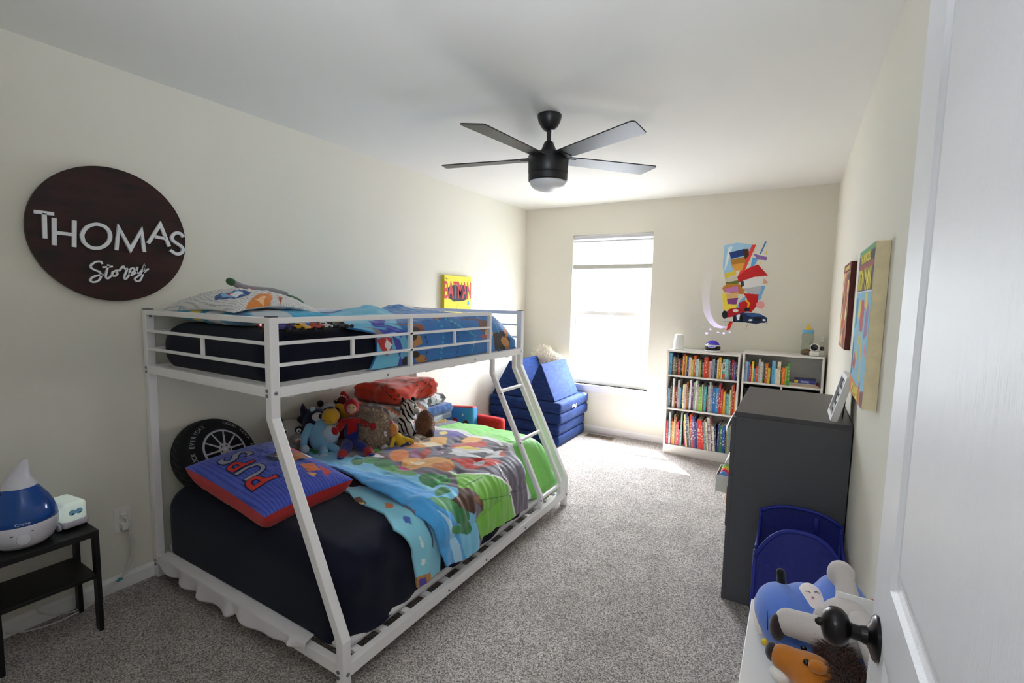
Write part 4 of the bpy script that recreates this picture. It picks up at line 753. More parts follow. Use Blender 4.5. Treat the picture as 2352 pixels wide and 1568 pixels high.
# lining turned out below the fold
LIN=[('p','3a5cb0',[(1.30,1.46),(1.33,1.44),(1.36,1.455),(1.33,1.475)]),('p','c8702e',[(1.15,1.50),(1.19,1.47),(1.22,1.49),(1.18,1.52)]),('p','e8e8ec',[(1.41,1.47),(1.42,1.462),(1.47,1.472),(1.475,1.484)]),('p','e8e8ec',[(1.52,1.47),(1.545,1.465),(1.55,1.485),(1.525,1.49)]),
('p','b8803c',[(1.585,1.43),(1.66,1.43),(1.66,1.54),(1.60,1.52)]),('p','4a3fa0',[(1.60,1.45),(1.65,1.455),(1.65,1.50),(1.61,1.49)]),('p','6a4326',[(.97,1.46),(1.05,1.43),(1.08,1.46),(1.0,1.49)]),('p','e6d8a0',[(1.03,1.455),(1.06,1.44),(1.07,1.46)]),('p','26386e',[(1.37,1.52),(1.50,1.535),(1.50,1.545),(1.36,1.53)])]
def linprof(s,y):
    x,z,nx,nz=arcprof(s,1.40,.115,.476); p=.006*noise.noise(Vector((s*9,y*12,3)))+.01*math.exp(-((y-1.5)/.04)**2); return (x+nx*p,y,max(z+nz*p,.112))
ln=comforter('sheet_fold','x',lambda s:float(np.interp(s,[0,.9,1.0,1.2,1.33,1.45,1.65],[1.58,1.50,1.455,1.442,1.375,1.42,1.45])),1.60,linprof,lambda y:1.64,'86cfe6',LIN,.005,.005)
tag(ln,'pale blue printed sheet turned out below the comforter fold on the lower bunk','sheet')
def upprof(s,y):
    f=smooth01((y-2.6)/.34); x,z,nx,nz=arcprof(s,.992,.07+.05*f,1.302)
    puff=.009*noise.noise(Vector((s*6,y*5,2)))+.006*noise.noise(Vector((s*22,y*16,7)))+.006*abs(math.sin(y*math.pi/.23))
    if nx>.5: puff*=.35; puff=min(puff,.002)
    bump=(.034+.012*noise.noise(Vector((s*14,y*16,5))))*math.exp(-((s-.36)/.2)**2)*smooth01((y-1.95)/.15)*(1-smooth01((y-2.52)/.12))*(1+.35*math.sin(y*23+s*9))+.008*math.exp(-((s-.5)/.3)**2)*math.exp(-((y-1.6)/.12)**2)
    bump+=.02*nz*smooth01((y-1.9)/.3)
    dz=-.15*max(0,(y-2.58)/.36)**2.6*(.35+.65*nz)
    return (x+nx*puff,y,max(z+nz*puff+bump*nz+dz,1.0805 if s>1 else 1.09))
uc=comforter('blue_comforter','x',lambda s:float(np.interp(s,[0,.6,.9,.96,1.008,1.11,1.2],[1.62,1.58,1.46,1.46,1.61,1.613,1.556])),2.935,upprof,lambda y:1.185,'1c70ba',PAT_UP,.0048,.0048)
tag(uc,'bright blue printed comforter covering the foot half of the upper bunk','comforter')
# ================================================================ pillows
def pillow(name,c,hx,hy,th,R,n,top,bottom,m,parent=None,crease=.006,k=2.4,tb=None,kb=None,bend=0,**kw):
    """top/bottom: fn(P uv in metres)->colours; seam at mid height"""
    c=Vector(c); R=R.to_3x3(); b=MB(); Cs=[]
    def shp(u,v,k):
        f=max(0,(1-abs(u)**k)*(1-abs(v)**k))**.5
        x=u*hx*(1-.07*(1-abs(v))**2*0-.05*(1-v*v)*abs(u)**3); y=v*hy*(1-.06*(1-u*u)*abs(v)**3); return x,y,f
    for sg in (1,-1):
        P=[];vs=[]
        for i in range(n+1):
            for j in range(n+1):
                u=-1+2*i/n; v=-1+2*j/n; x,y,f=shp(u,v,k if sg>0 else (kb or k)); z=(th/2 if sg>0 else -(tb or th/2))*f-bend*(u*u*.5+v*v)+crease*f*noise.noise(Vector((u*4,v*5,sg*3)))+crease*.6*noise.noise(Vector((u*14,v*9,sg*7)))*f
                vs.append(c+R@Vector((x,y,z))); P.append((x,y))
        fs=[(i*(n+1)+j,(i+1)*(n+1)+j,(i+1)*(n+1)+j+1,i*(n+1)+j+1) for i in range(n) for j in range(n)]
        if sg<0: fs=[tuple(reversed(f)) for f in fs]
        b.add(vs,fs); Cs.append((top if sg>0 else bottom)(np.array(P)))
    return b.build(name,m,parent,smooth=True,merge=False,recalc=False,colors=np.concatenate(Cs),**kw)
ptm=painted('printed_pillowcase',rough=.85)
def solid(h): return lambda P: np.tile(np.array(rgb(h)),(len(P),1))
# blue printed pillow and striped white pillow on the upper bunk
def bluetop(P):
    C=paint(P,'3fa6cf',[('p','e0e6ea',[(.0,-.27),(.12,-.27),(.2,-.1),(.05,-.15)]),('p','e8d060',[(-.12,-.27),(-.05,-.27),(-.02,-.2),(-.1,-.19)]),('p','2c6fa8',[(.2,-.3),(.45,-.3),(.45,-.2),(.25,-.18)]),('p','b8c2cc',[(.1,-.1),(.4,-.2),(.4,0),(.15,0)])]); return C
p1=pillow('blue_pillow',(.40,1.335,1.330),.37,.235,.075,Matrix.Rotation(math.radians(1),3,'Y'),70,bluetop,bluetop,ptm,k=3.6,tb=.045)
tag(p1,'light blue printed pillow under the white striped pillow at the head of the upper bunk','pillow')
def stripetop(P):
    x,y=P[:,0],P[:,1]; C=np.tile(np.array(rgb('dcdbda')),(len(P),1)); w=np.abs(((y+.012*np.sin(x*9))/.0125)%1-.5)<.13; C[w]=rgb('a9a8ac')
    return paint(P,'',[('p','2c4f90',[(.06,-.17),(.12,-.20),(.20,-.185),(.25,-.14),(.22,-.09),(.16,-.06),(.10,-.08)]),('p','7fb8e0',[(.09,-.16),(.15,-.18),(.2,-.16),(.19,-.11),(.13,-.10)]),('p','b83a2c',[(.11,-.15),(.17,-.16),(.16,-.13)]),('p','e8edf4',[(.15,-.15),(.22,-.16),(.21,-.12),(.16,-.11)]),
      ('p','5aa4d8',[(-.2,-.25),(-.12,-.25),(-.13,-.22),(-.19,-.23)]),('p','d88440',[(.22,-.0),(.29,-.03),(.36,-.10),(.42,-.19),(.38,-.22),(.31,-.16),(.25,-.08)]),('p','f0c090',[(.27,-.05),(.33,-.10),(.30,-.12)]),('p','a84a28',[(.24,.02),(.33,-.02),(.28,.03)]),
      ('p','1c2a58',[(-.22,.0),(-.12,-.01),(-.11,.04),(-.2,.05)]),('p','c83030',[(-.04,.0),(.1,-.01),(.12,.04),(-.02,.05)])],C)
Rw=Matrix.Rotation(math.radians(-2),3,'Y')@Matrix.Rotation(math.radians(-4),3,'X')
p2=pillow('striped_pillow',(.352,1.335,1.390),.342,.235,.12,Rw,170,stripetop,solid('d8d7d6'),ptm,crease=.012,k=2.6,tb=.03,bend=.045)
tag(p2,'white pillow with thin grey stripes and colourful prints on top of the upper bunk','pillow')
# stuffed snake-like toy lying over the striped pillow
sn=thing('plush_tail_toy','grey and green long thin plush toy lying over the white striped pillow','plush toy',(.30,1.46,1.41))
sp=[(.30,1.325,1.482),(.30,1.365,1.462),(.31,1.42,1.452),(.33,1.50,1.448),(.35,1.565,1.432)]
soft('plush_body',[('t',sp,[.016,.019,.020,.020,.018])],mat('plush_grey','8f8c92',.9,bump=.5,scale=600,sheen=.4),sn,.005)
pg=mat('plush_green','2f5c34',.9,bump=.5,scale=600,sheen=.4)
soft('plush_tip',[('e',(.30,1.305,1.490),(.02,.026,.02),(-.4,0,0))],pg,sn,.005,label='green tip')
soft('plush_end',[('e',(.36,1.61,1.40),(.03,.075,.022),(-.35,0,.15))],pg,sn,.005,label='green leaf shaped end')
# pillow with lettering on the lower bunk
def puptop(P):
    x,y=P[:,0],P[:,1]; C=np.tile(np.array(rgb('4b5cc0')),(len(P),1)); C[(np.abs(((y-.05*x*x)/.016)%1-.5)<.2)]=rgb('3a48a4')
    return paint(P,'',[('p','1f2a5c',[(-.05,.0),(.03,-.01),(.08,.05),(.1,.12),(.0,.14),(-.06,.08)]),('p','b06a34',[(-.04,.05),(.02,.03),(.08,.08),(.07,.16),(-.01,.17),(-.05,.11)]),('p','d8a050',[(-.02,.03),(.04,.04),(.03,.06),(-.01,.055)]),('p','c83c34',[(-.1,.14),(-.02,.16),(0,.2),(-.09,.19)]),('p','e8e8ee',[(-.01,.17),(.06,.165),(.07,.2),(0,.2)]),
      ('p','d87040',[(.12,.07),(.2,.06),(.21,.12),(.14,.13)]),('p','e8a050',[(.2,.05),(.24,.06),(.22,.09)]),('p','c84038',[(.16,.14),(.26,.11),(.24,.16)])],C)
RP=Matrix.Rotation(math.radians(7.5),3,'Y')@Matrix.Rotation(math.radians(2),3,'X'); PC=Vector((.615,1.287,.580))
p3=thing('lettered_pillow','blue and red pillow with large red and grey letters on the lower bunk','pillow',(.615,1.287,.485))
pb=pillow('pillow_cover',PC,.315,.225,.15,RP,150,puptop,solid('c01a1c'),ptm,p3,crease=.005,k=2.2,tb=.105,kb=9)
def onpillow(p,off=.0015):
    q=RP.transposed()@(Vector(p)-PC); u=max(-.98,min(.98,q.x/.315)); v=max(-.98,min(.98,q.y/.225)); f=max(0,(1-abs(u)**2.2)*(1-abs(v)**2.2))**.5
    z=.075*f+.005*f*noise.noise(Vector((u*4,v*5,3)))+.003*noise.noise(Vector((u*14,v*9,7)))*f
    return PC+RP@Vector((q.x,q.y,z+off))
def pilletter(ch,x,y,size,m,off):
    v,f=textmesh(ch,size,0,off); b=MB(); vs=[]
    bm=bmesh.new(); 
    for q in v: bm.verts.new(q)
    bm.verts.ensure_lookup_table()
    for q in f:
        try: bm.faces.new([bm.verts[i] for i in q])
        except ValueError: pass
    bmesh.ops.triangulate(bm,faces=bm.faces); 
    for _ in range(3):
        es=[e for e in bm.edges if e.calc_length()>.012]
        if es: bmesh.ops.subdivide_edges(bm,edges=es,cuts=1); bmesh.ops.triangulate(bm,faces=bm.faces)
    bm.verts.index_update()
    o=.0012 if off>.003 else .0022
    vs=[onpillow(PC+RP@Vector((x-q.co.x,y-q.co.y,0)),o) for q in bm.verts]; fs=[tuple(w.index for w in q.verts) for q in bm.faces]; bm.free()
    return b.add(vs,fs).build('pillow_letter',m,p3,recalc=False,merge=False)
lred=mat('letter_red','cf3a30',.8); lgrey=mat('letter_grey','9a9cab',.8); lnavy=mat('letter_navy','20285a',.8)
for ch,x,y,sz,m in (('P',.125,-.115,.17,lred),('U',.035,-.105,.15,lgrey),('P',-.055,-.105,.15,lred),('S',-.145,-.075,.20,lgrey)):
    pilletter(ch,x,y,sz,lnavy,.008); pilletter(ch,x,y,sz,m,.002)
# ================================================================ tyre cushion leaning on the wall
ty=thing('tyre_cushion','round cushion printed like a car tyre leaning on the wall of the lower bunk','cushion',(.16,1.30,.43))
TC=Vector((.130,1.310,.580)); RT=Matrix.Rotation(math.radians(10),3,'Z')@Matrix.Rotation(math.radians(56),3,'Y')   # face normal along local z
NR,NA=90,240; b=MB(); Cs=[]; vs=[]; R0=.203
for i in range(NR+1):
    for j in range(NA):
        r=R0*i/NR; a=2*math.pi*j/NA; z=.055*max(0,1-(r/R0)**4)**.5; vs.append(TC+RT@Vector((r*math.cos(a),r*math.sin(a),z)))
        rr=r/R0; col='141416'
        if rr<.575:
            col='0c0c0e'; sp_=abs(((a/(2*math.pi)*10)%1)-.5)*2*math.pi*rr/10; wdt=.022+.03*max(0,.3-rr)+.035*max(0,(rr-.42))
            if rr>.52 or rr<.17 or sp_<wdt: col='b9b7c2'
            if rr>.565: col='7d7b86'
            if rr<.055: col='d2d0da'
            if .09<rr<.13 and abs(((a/(2*math.pi)*5+.5)%1)-.5)<.13: col='1c1c20'
        elif .86<rr<.875: col='2c2c30'
        Cs.append(rgb(col))
fs=[(i*NA+j,i*NA+(j+1)%NA,(i+1)*NA+(j+1)%NA,(i+1)*NA+j) for i in range(NR) for j in range(NA)]
b.add(vs,fs); fc=b.build('printed_face',painted('tyre_print',rough=.7,sheen=0),ty,smooth=True,recalc=False,colors=np.array(Cs))
b=MB(); vs=[];Cs=[]
for i in range(29):
    t=i/28
    for j in range(NA):
        a=2*math.pi*j/NA; k=math.sin(math.pi*t); r=R0+.012*k; z=-.075*t; vs.append(TC+RT@Vector((r*math.cos(a),r*math.sin(a),z)))
        tr=(j//2+ (i if i<14 else 28-i)//2)%4; Cs.append(rgb('3c3b3e') if tr==0 and 3<i<25 else rgb('161618') if i%9 else rgb('2e2d30'))
fs=[(i*NA+j,i*NA+(j+1)%NA,(i+1)*NA+(j+1)%NA,(i+1)*NA+j) for i in range(28) for j in range(NA)]
fs.append(tuple(28*NA+j for j in range(NA))); b.add(vs,fs); b.build('tread_band',MATS['tyre_print'],ty,smooth=True,recalc=True,merge=False,colors=np.array(Cs))
tl=mat('tyre_letter','a7a6ae',.7)
for word,a0 in (('GOOD LUCK EVERYDAY',318),('GOOD LUCK EVERYDAY',155)):
    b=MB()
    for k,ch in enumerate(word):
        if ch==' ': continue
        a=math.radians(a0-k*7.0); rr=.160; u=Vector((math.cos(a),math.sin(a),0)); r=Vector((math.sin(a),-math.cos(a),0)); z=.055*(1-(rr/R0)**4)**.5+.0012
        # local axes: x toward lower front, y along the bed
        v,f=textmesh(ch,.027,0,.0003); b.add([TC+RT@(u*(rr+q[1])+r*q[0]+Vector((0,0,z-q[1]*.35))) for q in v],f)
    b.build('tyre_lettering',tl,ty,merge=False,recalc=False)
# ================================================================ toys on the lower bunk
def fuzz(name,h,b=.6,s=420): return mat(name,h,.92,bump=b,scale=s,sheen=.35,spec=.15)
def V3(*a): return Vector(a)
# viewer-facing frame for toys on the bed: f = towards the open side, r = along the bed
fdir=Vector((.76,-.65,0)).normalized(); rdir=Vector((.65,.76,0)).normalized()
def at(base,r,f,z): return Vector(base)+rdir*r+fdir*f+Vector((0,0,z))
def face_rot(yawoff=0): return math.atan2(fdir.y,fdir.x)+yawoff
FR=face_rot()
fz='plush toys sitting on the lower bunk'
blackp=fuzz('plush_black','16161a'); whitep=fuzz('plush_white','d9d6d0')
# grey raccoon toy by the tyre cushion
B=(.15,1.735,.475); t=thing('plush_raccoon','grey and white plush raccoon at the near end of the toy row','plush toy',B,fz)
gp=fuzz('plush_pale_grey','b3afaa')
soft('plush_body',[('e',at(B,0,0,.075),(.075,.085,.09)),('e',at(B,-.02,.01,.145),(.07,.08,.062))],gp,t)
soft('muzzle',[('e',at(B,.03,.07,.10),(.05,.05,.036),(0,0,FR))],fuzz('plush_mid_grey','8f8b88'),t,.005,label='darker grey muzzle')
for s_ in (-1,1):
    soft('ear',[('e',at(B,-.02+s_*.058,0,.2),(.02,.02,.026))],blackp,t,.005)
    e=soft('eye_patch',[('e',at(B,-.005+s_*.04,.062,.155),(.022,.026,.022),(0,0,FR))],blackp,t,.004)
    MB().ell(at(B,.0+s_*.036,.083,.155),.013).build('eye',mat('eye_white','e6e4de',.3),e,smooth=True); MB().ell(at(B,.002+s_*.036,.0935,.155),.006).build('pupil',pup,e,smooth=True)
soft('plush_snout',[('e',at(B,.035,.115,.107),(.014,.018,.012),(0,0,FR))],whitep,t,.004); MB().ell(at(B,.04,.13,.107),(.007,.009,.007)).build('nose',mat('nose_orange','c05a28',.6),t,smooth=True)
# pale blue bird with navy head
B=(.30,1.83,.475); t=thing('plush_bird','pale blue plush bird with navy head and yellow beak sitting beside the red doll','plush toy',B,fz)
lb=fuzz('plush_light_blue','86bfe0'); pb_=fuzz('plush_pale_blue','b3cbdc'); nv=fuzz('plush_navy','20213c'); yl=fuzz('plush_yellow','d9a52a')
soft('plush_body',[('e',at(B,.0,0,.105),(.088,.088,.10)),('e',at(B,.01,0,.18),(.06,.06,.055))],lb,t)
soft('belly',[('e',at(B,.04,.055,.13),(.05,.055,.058),(0,0,FR))],pb_,t,.005,label='paler belly patch')
soft('head',[('e',at(B,-.045,-.055,.185),(.085,.075,.085),(0,.3,0)),('e',at(B,-.11,-.07,.165),(.03,.03,.10)),('e',at(B,-.085,-.03,.09),(.05,.04,.08)),('t',[at(B,-.1,-.06,.2),at(B,-.115,-.06,.265),at(B,-.118,-.06,.292)],[.03,.02,.009])],nv,t)
soft('beak',[('e',at(B,.045,.045,.235),(.062,.052,.05),(.2,.2,FR))],yl,t)
MB().tube([at(B,.0,.085,.222),at(B,.045,.103,.218),at(B,.09,.085,.222)],.0016,6).build('beak_seam',mat('seam_brown','6a4a1a',.8),t,smooth=True)
soft('beak_tip',[('e',at(B,.043,.03,.284),(.03,.02,.008),(0,0,FR))],nv,t,.004)
soft('crest_tuft',[('e',at(B,-.06,-.03,.265),(.017,.017,.019))],pb_,t,.004)
e=soft('eye_patch',[('e',at(B,-.028,.02,.228),(.02,.036,.03),(0,.25,FR))],whitep,t,.005); MB().ell(at(B,-.012,.036,.235),(.008,.012,.014),(0,0,FR)).build('pupil',pup,e,smooth=True)
soft('wing',[('t',[at(B,-.075,.02,.17),at(B,-.105,.05,.11),at(B,-.105,.07,.07)],[.026,.024,.02])],lb,t); soft('wing_tip',[('e',at(B,-.10,.08,.055),(.03,.028,.026))],pb_,t)
soft('leg',[('t',[at(B,.0,.07,.05),at(B,.008,.14,.035)],[.026,.026])],lb,t); soft('foot',[('e',at(B,.01,.16,.024),(.026,.027,.024))],pb_,t)
soft('leg',[('t',[at(B,.05,.06,.05),at(B,.095,.11,.03)],[.025,.022])],lb,t); soft('foot',[('e',at(B,.112,.122,.022),(.024,.024,.022))],pb_,t)
# panda
B=(.155,1.985,.475); t=thing('plush_panda','white plush panda with black eye patches behind the yellow beaked bird','plush toy',B,fz)
soft('plush_body',[('e',at(B,0,0,.09),(.075,.075,.1)),('e',at(B,.01,.0,.205),(.068,.068,.062))],whitep,t)
for s_ in (-1,1):
    soft('ear',[('e',at(B,.0+s_*.05,-.0,.258),(.025,.02,.025))],blackp,t,.005); e=soft('eye_patch',[('e',at(B,.018+s_*.03,.058,.222),(.015,.02,.022),(0,0,FR))],blackp,t,.004)
    MB().ell(at(B,.02+s_*.03,.077,.225),.006).build('eye',mat('eye_brown','3a2a1c',.2),e,smooth=True)
# open mouthed dinosaur
B=(.20,2.065,.478); t=thing('plush_dinosaur','red and yellow plush dinosaur with an open toothed mouth pointing up','plush toy',B,fz)
rp=fuzz('plush_red','b01c22'); dr_=fuzz('plush_maroon','5a1a1c')
soft('plush_body',[('e',at(B,.0,0,.09),(.07,.07,.11)),('t',[at(B,.0,-.01,.17),at(B,.01,-.03,.25),at(B,.0,-.035,.30)],[.055,.05,.024])],rp,t)
soft('lower_jaw',[('t',[at(B,.025,.02,.17),at(B,-.0,.045,.215),at(B,-.03,.05,.235)],[.05,.042,.026])],yl,t)
soft('mouth_lining',[('e',at(B,-.008,.012,.262),(.022,.03,.042),(0,.2,FR))],dr_,t,.005)
tw=mat('tooth_white','e8e4d8',.6); b=MB()
for k in range(11):
    a=math.radians(-20+k*22); p=at(B,-.008+.036*math.sin(a-.9),.03,.258+.046*math.cos(a-.9)); b.lathe([(.005,0),(.0005,.012)],p,8,fdir.to_track_quat('Z','Y').to_matrix())
b.build('felt_tooth_row',tw,t,merge=False)
# soft doll in red and blue
B=(.43,1.935,.478); t=thing('rag_doll','soft doll with red hood, red sleeves and blue trousers sitting against the tan plush','doll',B,fz)
K=1.05
def at(base,r,f,z,K=K): return Vector(base)+rdir*r*K+fdir*f*K+Vector((0,0,z*K*1.22))
def S3(*r): return tuple(a*K for a in r)
red=fuzz('doll_red','a8141c',.4,700); blu=fuzz('doll_blue','24307c',.4,700)
soft('torso',[('e',at(B,.0,-.01,.09),S3(.048,.042,.075)),('e',at(B,.0,-.02,.14),S3(.052,.04,.035))],blu,t,.005)
soft('shirt_front',[('e',at(B,.0,.022,.11),S3(.014,.030,.062),(0,.12,FR)),('e',at(B,.0,-.0,.15),S3(.032,.056,.022),(0,0,FR))],red,t,.004)
soft('head',[('e',at(B,.0,-.02,.215),S3(.046,.043,.052))],red,t,.005)
f_=soft('face',[('e',at(B,.0,.012,.212),S3(.018,.028,.032),(0,0,FR))],fuzz('doll_face','c9a184',.3,700),t,.004)
for s_ in (-1,1): MB().ell(at(B,s_*.012,.030,.218),.0035).build('eye',pup,f_,smooth=True)
for s_,hx,hz in ((-1,-.095,.12),(1,.115,.13)):
    a=soft('arm',[('t',[at(B,s_*.045,-.01,.145),at(B,hx*.8,.03,hz)],[.022*K,.021*K])],red,t,.005); soft('hand',[('e',at(B,hx,.045,hz-.005),S3(.028,.025,.027))],red,t,.005)
for s_,kx,ky in ((-1,-.05,.14),(1,.085,.12)):
    soft('leg',[('t',[at(B,s_*.025,.01,.04),at(B,kx*.6,.07,.038),at(B,kx,ky,.026)],[.036*K,.032*K,.027*K])],blu,t,.005)
    soft('boot',[('t',[at(B,kx,ky,.027),at(B,kx*1.15,ky+.045,.022)],[.029*K,.022*K])],red,t,.005); soft('toe_cap',[('e',at(B,kx*1.22,ky+.068,.02),S3(.02,.022,.019))],blu,t,.005,label='blue toe')
def at(base,r,f,z): return Vector(base)+rdir*r+fdir*f+Vector((0,0,z))
# tan shaggy animal
B=(.50,2.06,.478); t=thing('plush_shaggy_animal','round tan shaggy plush animal seen from behind with small horns','plush toy',B,fz)
tn=fuzz('plush_tan','a08c7a',1.0,160); E1=[(at(B,0,0,.115),(.10,.10,.118),(0,0,0)),(at(B,-.065,-.01,.205),(.045,.045,.04),(0,0,0))]
soft('plush_body',[('e',)+E1[0],('e',)+E1[1]],tn,t); fur('long_pile',E1,2600,.020,mat('pile_tan','a8947f',.9,sheen=.3),t)
for x in (-.015,.04): MB().lathe([(.009,0),(.006,.02),(.002,.032)],at(B,x,.0,.228),12).build('horn',fuzz('horn_tan','b39a80'),t,smooth=True)
MB().obox(at(B,.055,.092,.115),(.001,.010,.016),Euler((0,0,FR+.35)).to_matrix()).build('care_tag',mat('tag_white','e6e6e6',.6),t,label='small white sewn label')
# white tiger
B=(.50,2.36,.478); t=thing('plush_tiger','white plush tiger with black stripes in front of the folded blankets','plush toy',B,fz)
def tigerm():
    m=fuzz('plush_tiger_coat','d8d5d0'); nt=m.node_tree; w_=nt.nodes.new('ShaderNodeTexWave'); w_.wave_type='BANDS'; w_.bands_direction='DIAGONAL'; w_.inputs['Scale'].default_value=11; w_.inputs['Distortion'].default_value=9; w_.inputs['Detail'].default_value=1.5; w_.inputs['Detail Scale'].default_value=1.2
    cr=nt.nodes.new('ShaderNodeValToRGB'); e=cr.color_ramp.elements; e[0].position=.30; e[0].color=rgb('121214')+(1,); e[1].position=.38; e[1].color=rgb('dedbd6')+(1,)
    nt.links.new(nt.nodes['Texture Coordinate'].outputs['Object'],w_.inputs['Vector']); nt.links.new(w_.outputs['Fac'],cr.inputs[0]); nt.links.new(cr.outputs[0],nt.nodes['Principled BSDF'].inputs['Base Color']); return m
tg=tigerm()
soft('plush_body',[('e',at(B,-.035,-.02,.09),(.075,.06,.10)),('e',at(B,-.01,-.01,.15),(.06,.06,.07)),('e',at(B,.0,.0,.2),(.06,.055,.06)),('t',[at(B,-.02,.02,.14),at(B,.0,.07,.06),at(B,.03,.10,.03)],[.032,.026,.024])],tg,t)
soft('muzzle',[('e',at(B,.045,.035,.19),(.03,.026,.025))],whitep,t,.005)
for x in (-.04,.03): soft('ear',[('e',at(B,x,-.005,.258),(.018,.012,.02))],blackp,t,.004)
soft('paw',[('e',at(B,.05,.13,.026),(.032,.04,.026),(0,0,FR))],whitep,t,.005)
# brown owl like toy
B=(.635,2.37,.478); t=thing('plush_brown_animal','brown round plush animal beside the white tiger','plush toy',B,fz)
bn=fuzz('plush_brown','6e4a34',.9,200); E2=[(at(B,.0,0,.10),(.062,.062,.10),(0,0,0))]
soft('plush_body',[('e',)+E2[0]],bn,t); fur('short_pile',E2,1400,.009,mat('pile_brown','7c563e',.9,sheen=.3),t,.0018)
soft('dark_patch',[('e',at(B,.025,.035,.05),(.035,.035,.04))],fuzz('plush_dark_brown','3a221a'),t,.005,label='dark brown lower patch'); soft('foot',[('e',at(B,-.02,.05,.022),(.03,.03,.02))],fuzz('plush_cream','c9b79a'),t,.005)
# small doll with yellow shirt
B=(.655,2.14,.478); t=thing('small_doll','small soft doll in a yellow shirt and grey blue shorts leaning on the tan plush','doll',B,fz)
sk_=fuzz('doll_skin','cf8f54',.3,700); ys=fuzz('doll_yellow','dcb42c',.4,700); js=mat('doll_denim','4a5470',.85,bump=.4,scale=900)
soft('torso',[('t',[at(B,-.0,.0,.03),at(B,-.03,-.01,.08)],[.034,.028])],ys,t,.004); soft('head',[('e',at(B,-.058,-.01,.128),(.036,.034,.042))],sk_,t,.004)
MB().ell(at(B,-.075,.02,.132),.003).build('eye',pup,t,smooth=True); MB().ell(at(B,-.055,.023,.132),.003).build('eye',pup,t,smooth=True)
soft('hair_tuft',[('e',at(B,-.066,-.015,.172),(.014,.014,.014))],fuzz('tuft_pink','c8707c'),t,.004)
for s_,p in ((-1,at(B,-.075,.03,.02)),(1,at(B,.055,.02,.055))):
    a=soft('arm',[('t',[at(B,-.03+s_*.025,.0,.075),p],[.014,.014])],ys,t,.004); soft('hand',[('e',p+Vector((0,0,-.008)),(.015,.015,.016))],sk_,t,.004)
for p in (at(B,-.015,.07,.015),at(B,.05,.055,.015)):
    soft('leg',[('t',[at(B,.015,.01,.025),at(B,.015,.01,.02).lerp(p,.75)],[.026,.022])],js,t,.004); soft('foot',[('e',p,(.02,.02,.016))],sk_,t,.004)
MB().obox(at(B,.085,.025,.06),(.004,.03,.011),Euler((0,.3,FR+1.9)).to_matrix()).build('paper_tag',MATS['tag_white'],t)
g=MB().ell((.60,2.04,.505),(.024,.024,.024),nu=20); tag(g.build('small_ball',mat('ball_grey','a8a8ac',.35,var=.5,vscale=60),smooth=True),'small grey and white marbled ball in front of the tan shaggy plush','ball')
# ================================================================ folded blankets stacked behind the toys
bk='folded blankets stacked at the wall end of the lower bunk'
blk=painted('blanket_print',rough=.95,bump=.7,scale=350,sheen=.5)
def blanket(name,label,c,h,colf,folds,seed,amp=.012,rz=0):
    R=Matrix.Rotation(rz,3,'Z'); cc=Vector(c); 
    def f(p):
        q=Vector(p); ph=(q.z/h[2]+1)/2*folds*2*math.pi
        k=1 if (abs(q.y)>h[1]*.6 or abs(q.x)>h[0]*.6) else 0
        inset=.010*(math.cos(ph)-1)*.5*k*min(1,h[2]/.03)
        d=Vector((q.x,q.y,0)); d=d.normalized() if d.length>1e-6 else d
        n=noise.noise_vector(q*6+Vector((seed,seed,0)))*amp+noise.noise_vector(q*17+Vector((0,seed,0)))*amp*.4
        q+=d*inset+Vector((n.x,n.y,n.z*1.1)); q.z+=.25*h[2]*math.sin(q.y*7+seed)*.5*(1 if p.z>0 else .25); return q
    b=MB().rbox((0,0,0),h,min(h[2]*.95,.05),.013,f); P=np.array(b.V); C=colf(P,folds,h)
    b.V=[tuple(cc+R@Vector(v)) for v in b.V]
    o=b.build(name,blk,smooth=True,merge=True,colors=None) if False else None
    bb_=MB(); bb_.V=b.V; bb_.F=b.F; bb_.M=b.M; o=bb_.build(name,blk,smooth=True,merge=False,recalc=False,colors=C)
    return tag(o,label,'blanket',bk)
def fl(h): return lambda P,f,H_: np.tile(np.array(rgb(h)),(len(P),1))
def redf(P,f,H_):
    C=np.tile(np.array(rgb('d2391c')),(len(P),1)); x,y,z=P.T
    for i,(fx,fy,ph) in enumerate(((9,4,0),(3,11,1.3),(6,-9,2.2))):
        C[np.abs(np.sin(fx*x+fy*y+z*14+ph+.6*np.sin(6*y+i)))<.055]=rgb('241416')
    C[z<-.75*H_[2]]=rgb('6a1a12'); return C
def trif(P,f,H_):
    x,y,z=P.T; u=y*1.0+z*.6; v=x*.9+z*1.3; k=.036; a=np.floor(u/k); b_=np.floor(v/k); fu=u/k-a; fv=v/k-b_; up_=(fu+fv<1).astype(int); hsh=(a*7+b_*13+up_*5).astype(int)%6; C=np.zeros((len(P),3))
    for q,h in enumerate(('e6e6ea','8a8d98','c9cbd2','e6e6ea','c8703c','6a6d78')): C[hsh==q]=rgb(h)
    C[y<-.16]=rgb('55555e'); return C
def bwf(P,f,H_):
    x,y,z=P.T; n=np.array([noise.noise(Vector(p)*22) for p in P]); C=np.tile(np.array(rgb('d4d4da')),(len(P),1)); C[n>.12]=rgb('1a1a1e'); C[(y>.12)]=rgb('1c1c20'); return C
def knitf(P,f,H_):
    x,y,z=P.T; C=np.tile(np.array(rgb('1f4a8c')),(len(P),1)); m=(np.abs(((y+.35*np.abs(((z*60)%1)-.5)*.03)/.016)%1-.5)<.16); C[m]=rgb('2e66ac'); return C
def waff(P,f,H_):
    x,y,z=P.T; C=np.tile(np.array(rgb('b8bcc4')),(len(P),1)); C[((y/.012)%1<.35)|((z/.010)%1<.3)]=rgb('8f949e'); C[y>.13]=rgb('33405a'); return C
blanket('mustard_blanket','mustard yellow folded blanket at the bottom of the blanket stack',(.30,2.56,.492),(.19,.24,.018),fl('b5862c'),1,1,.006)
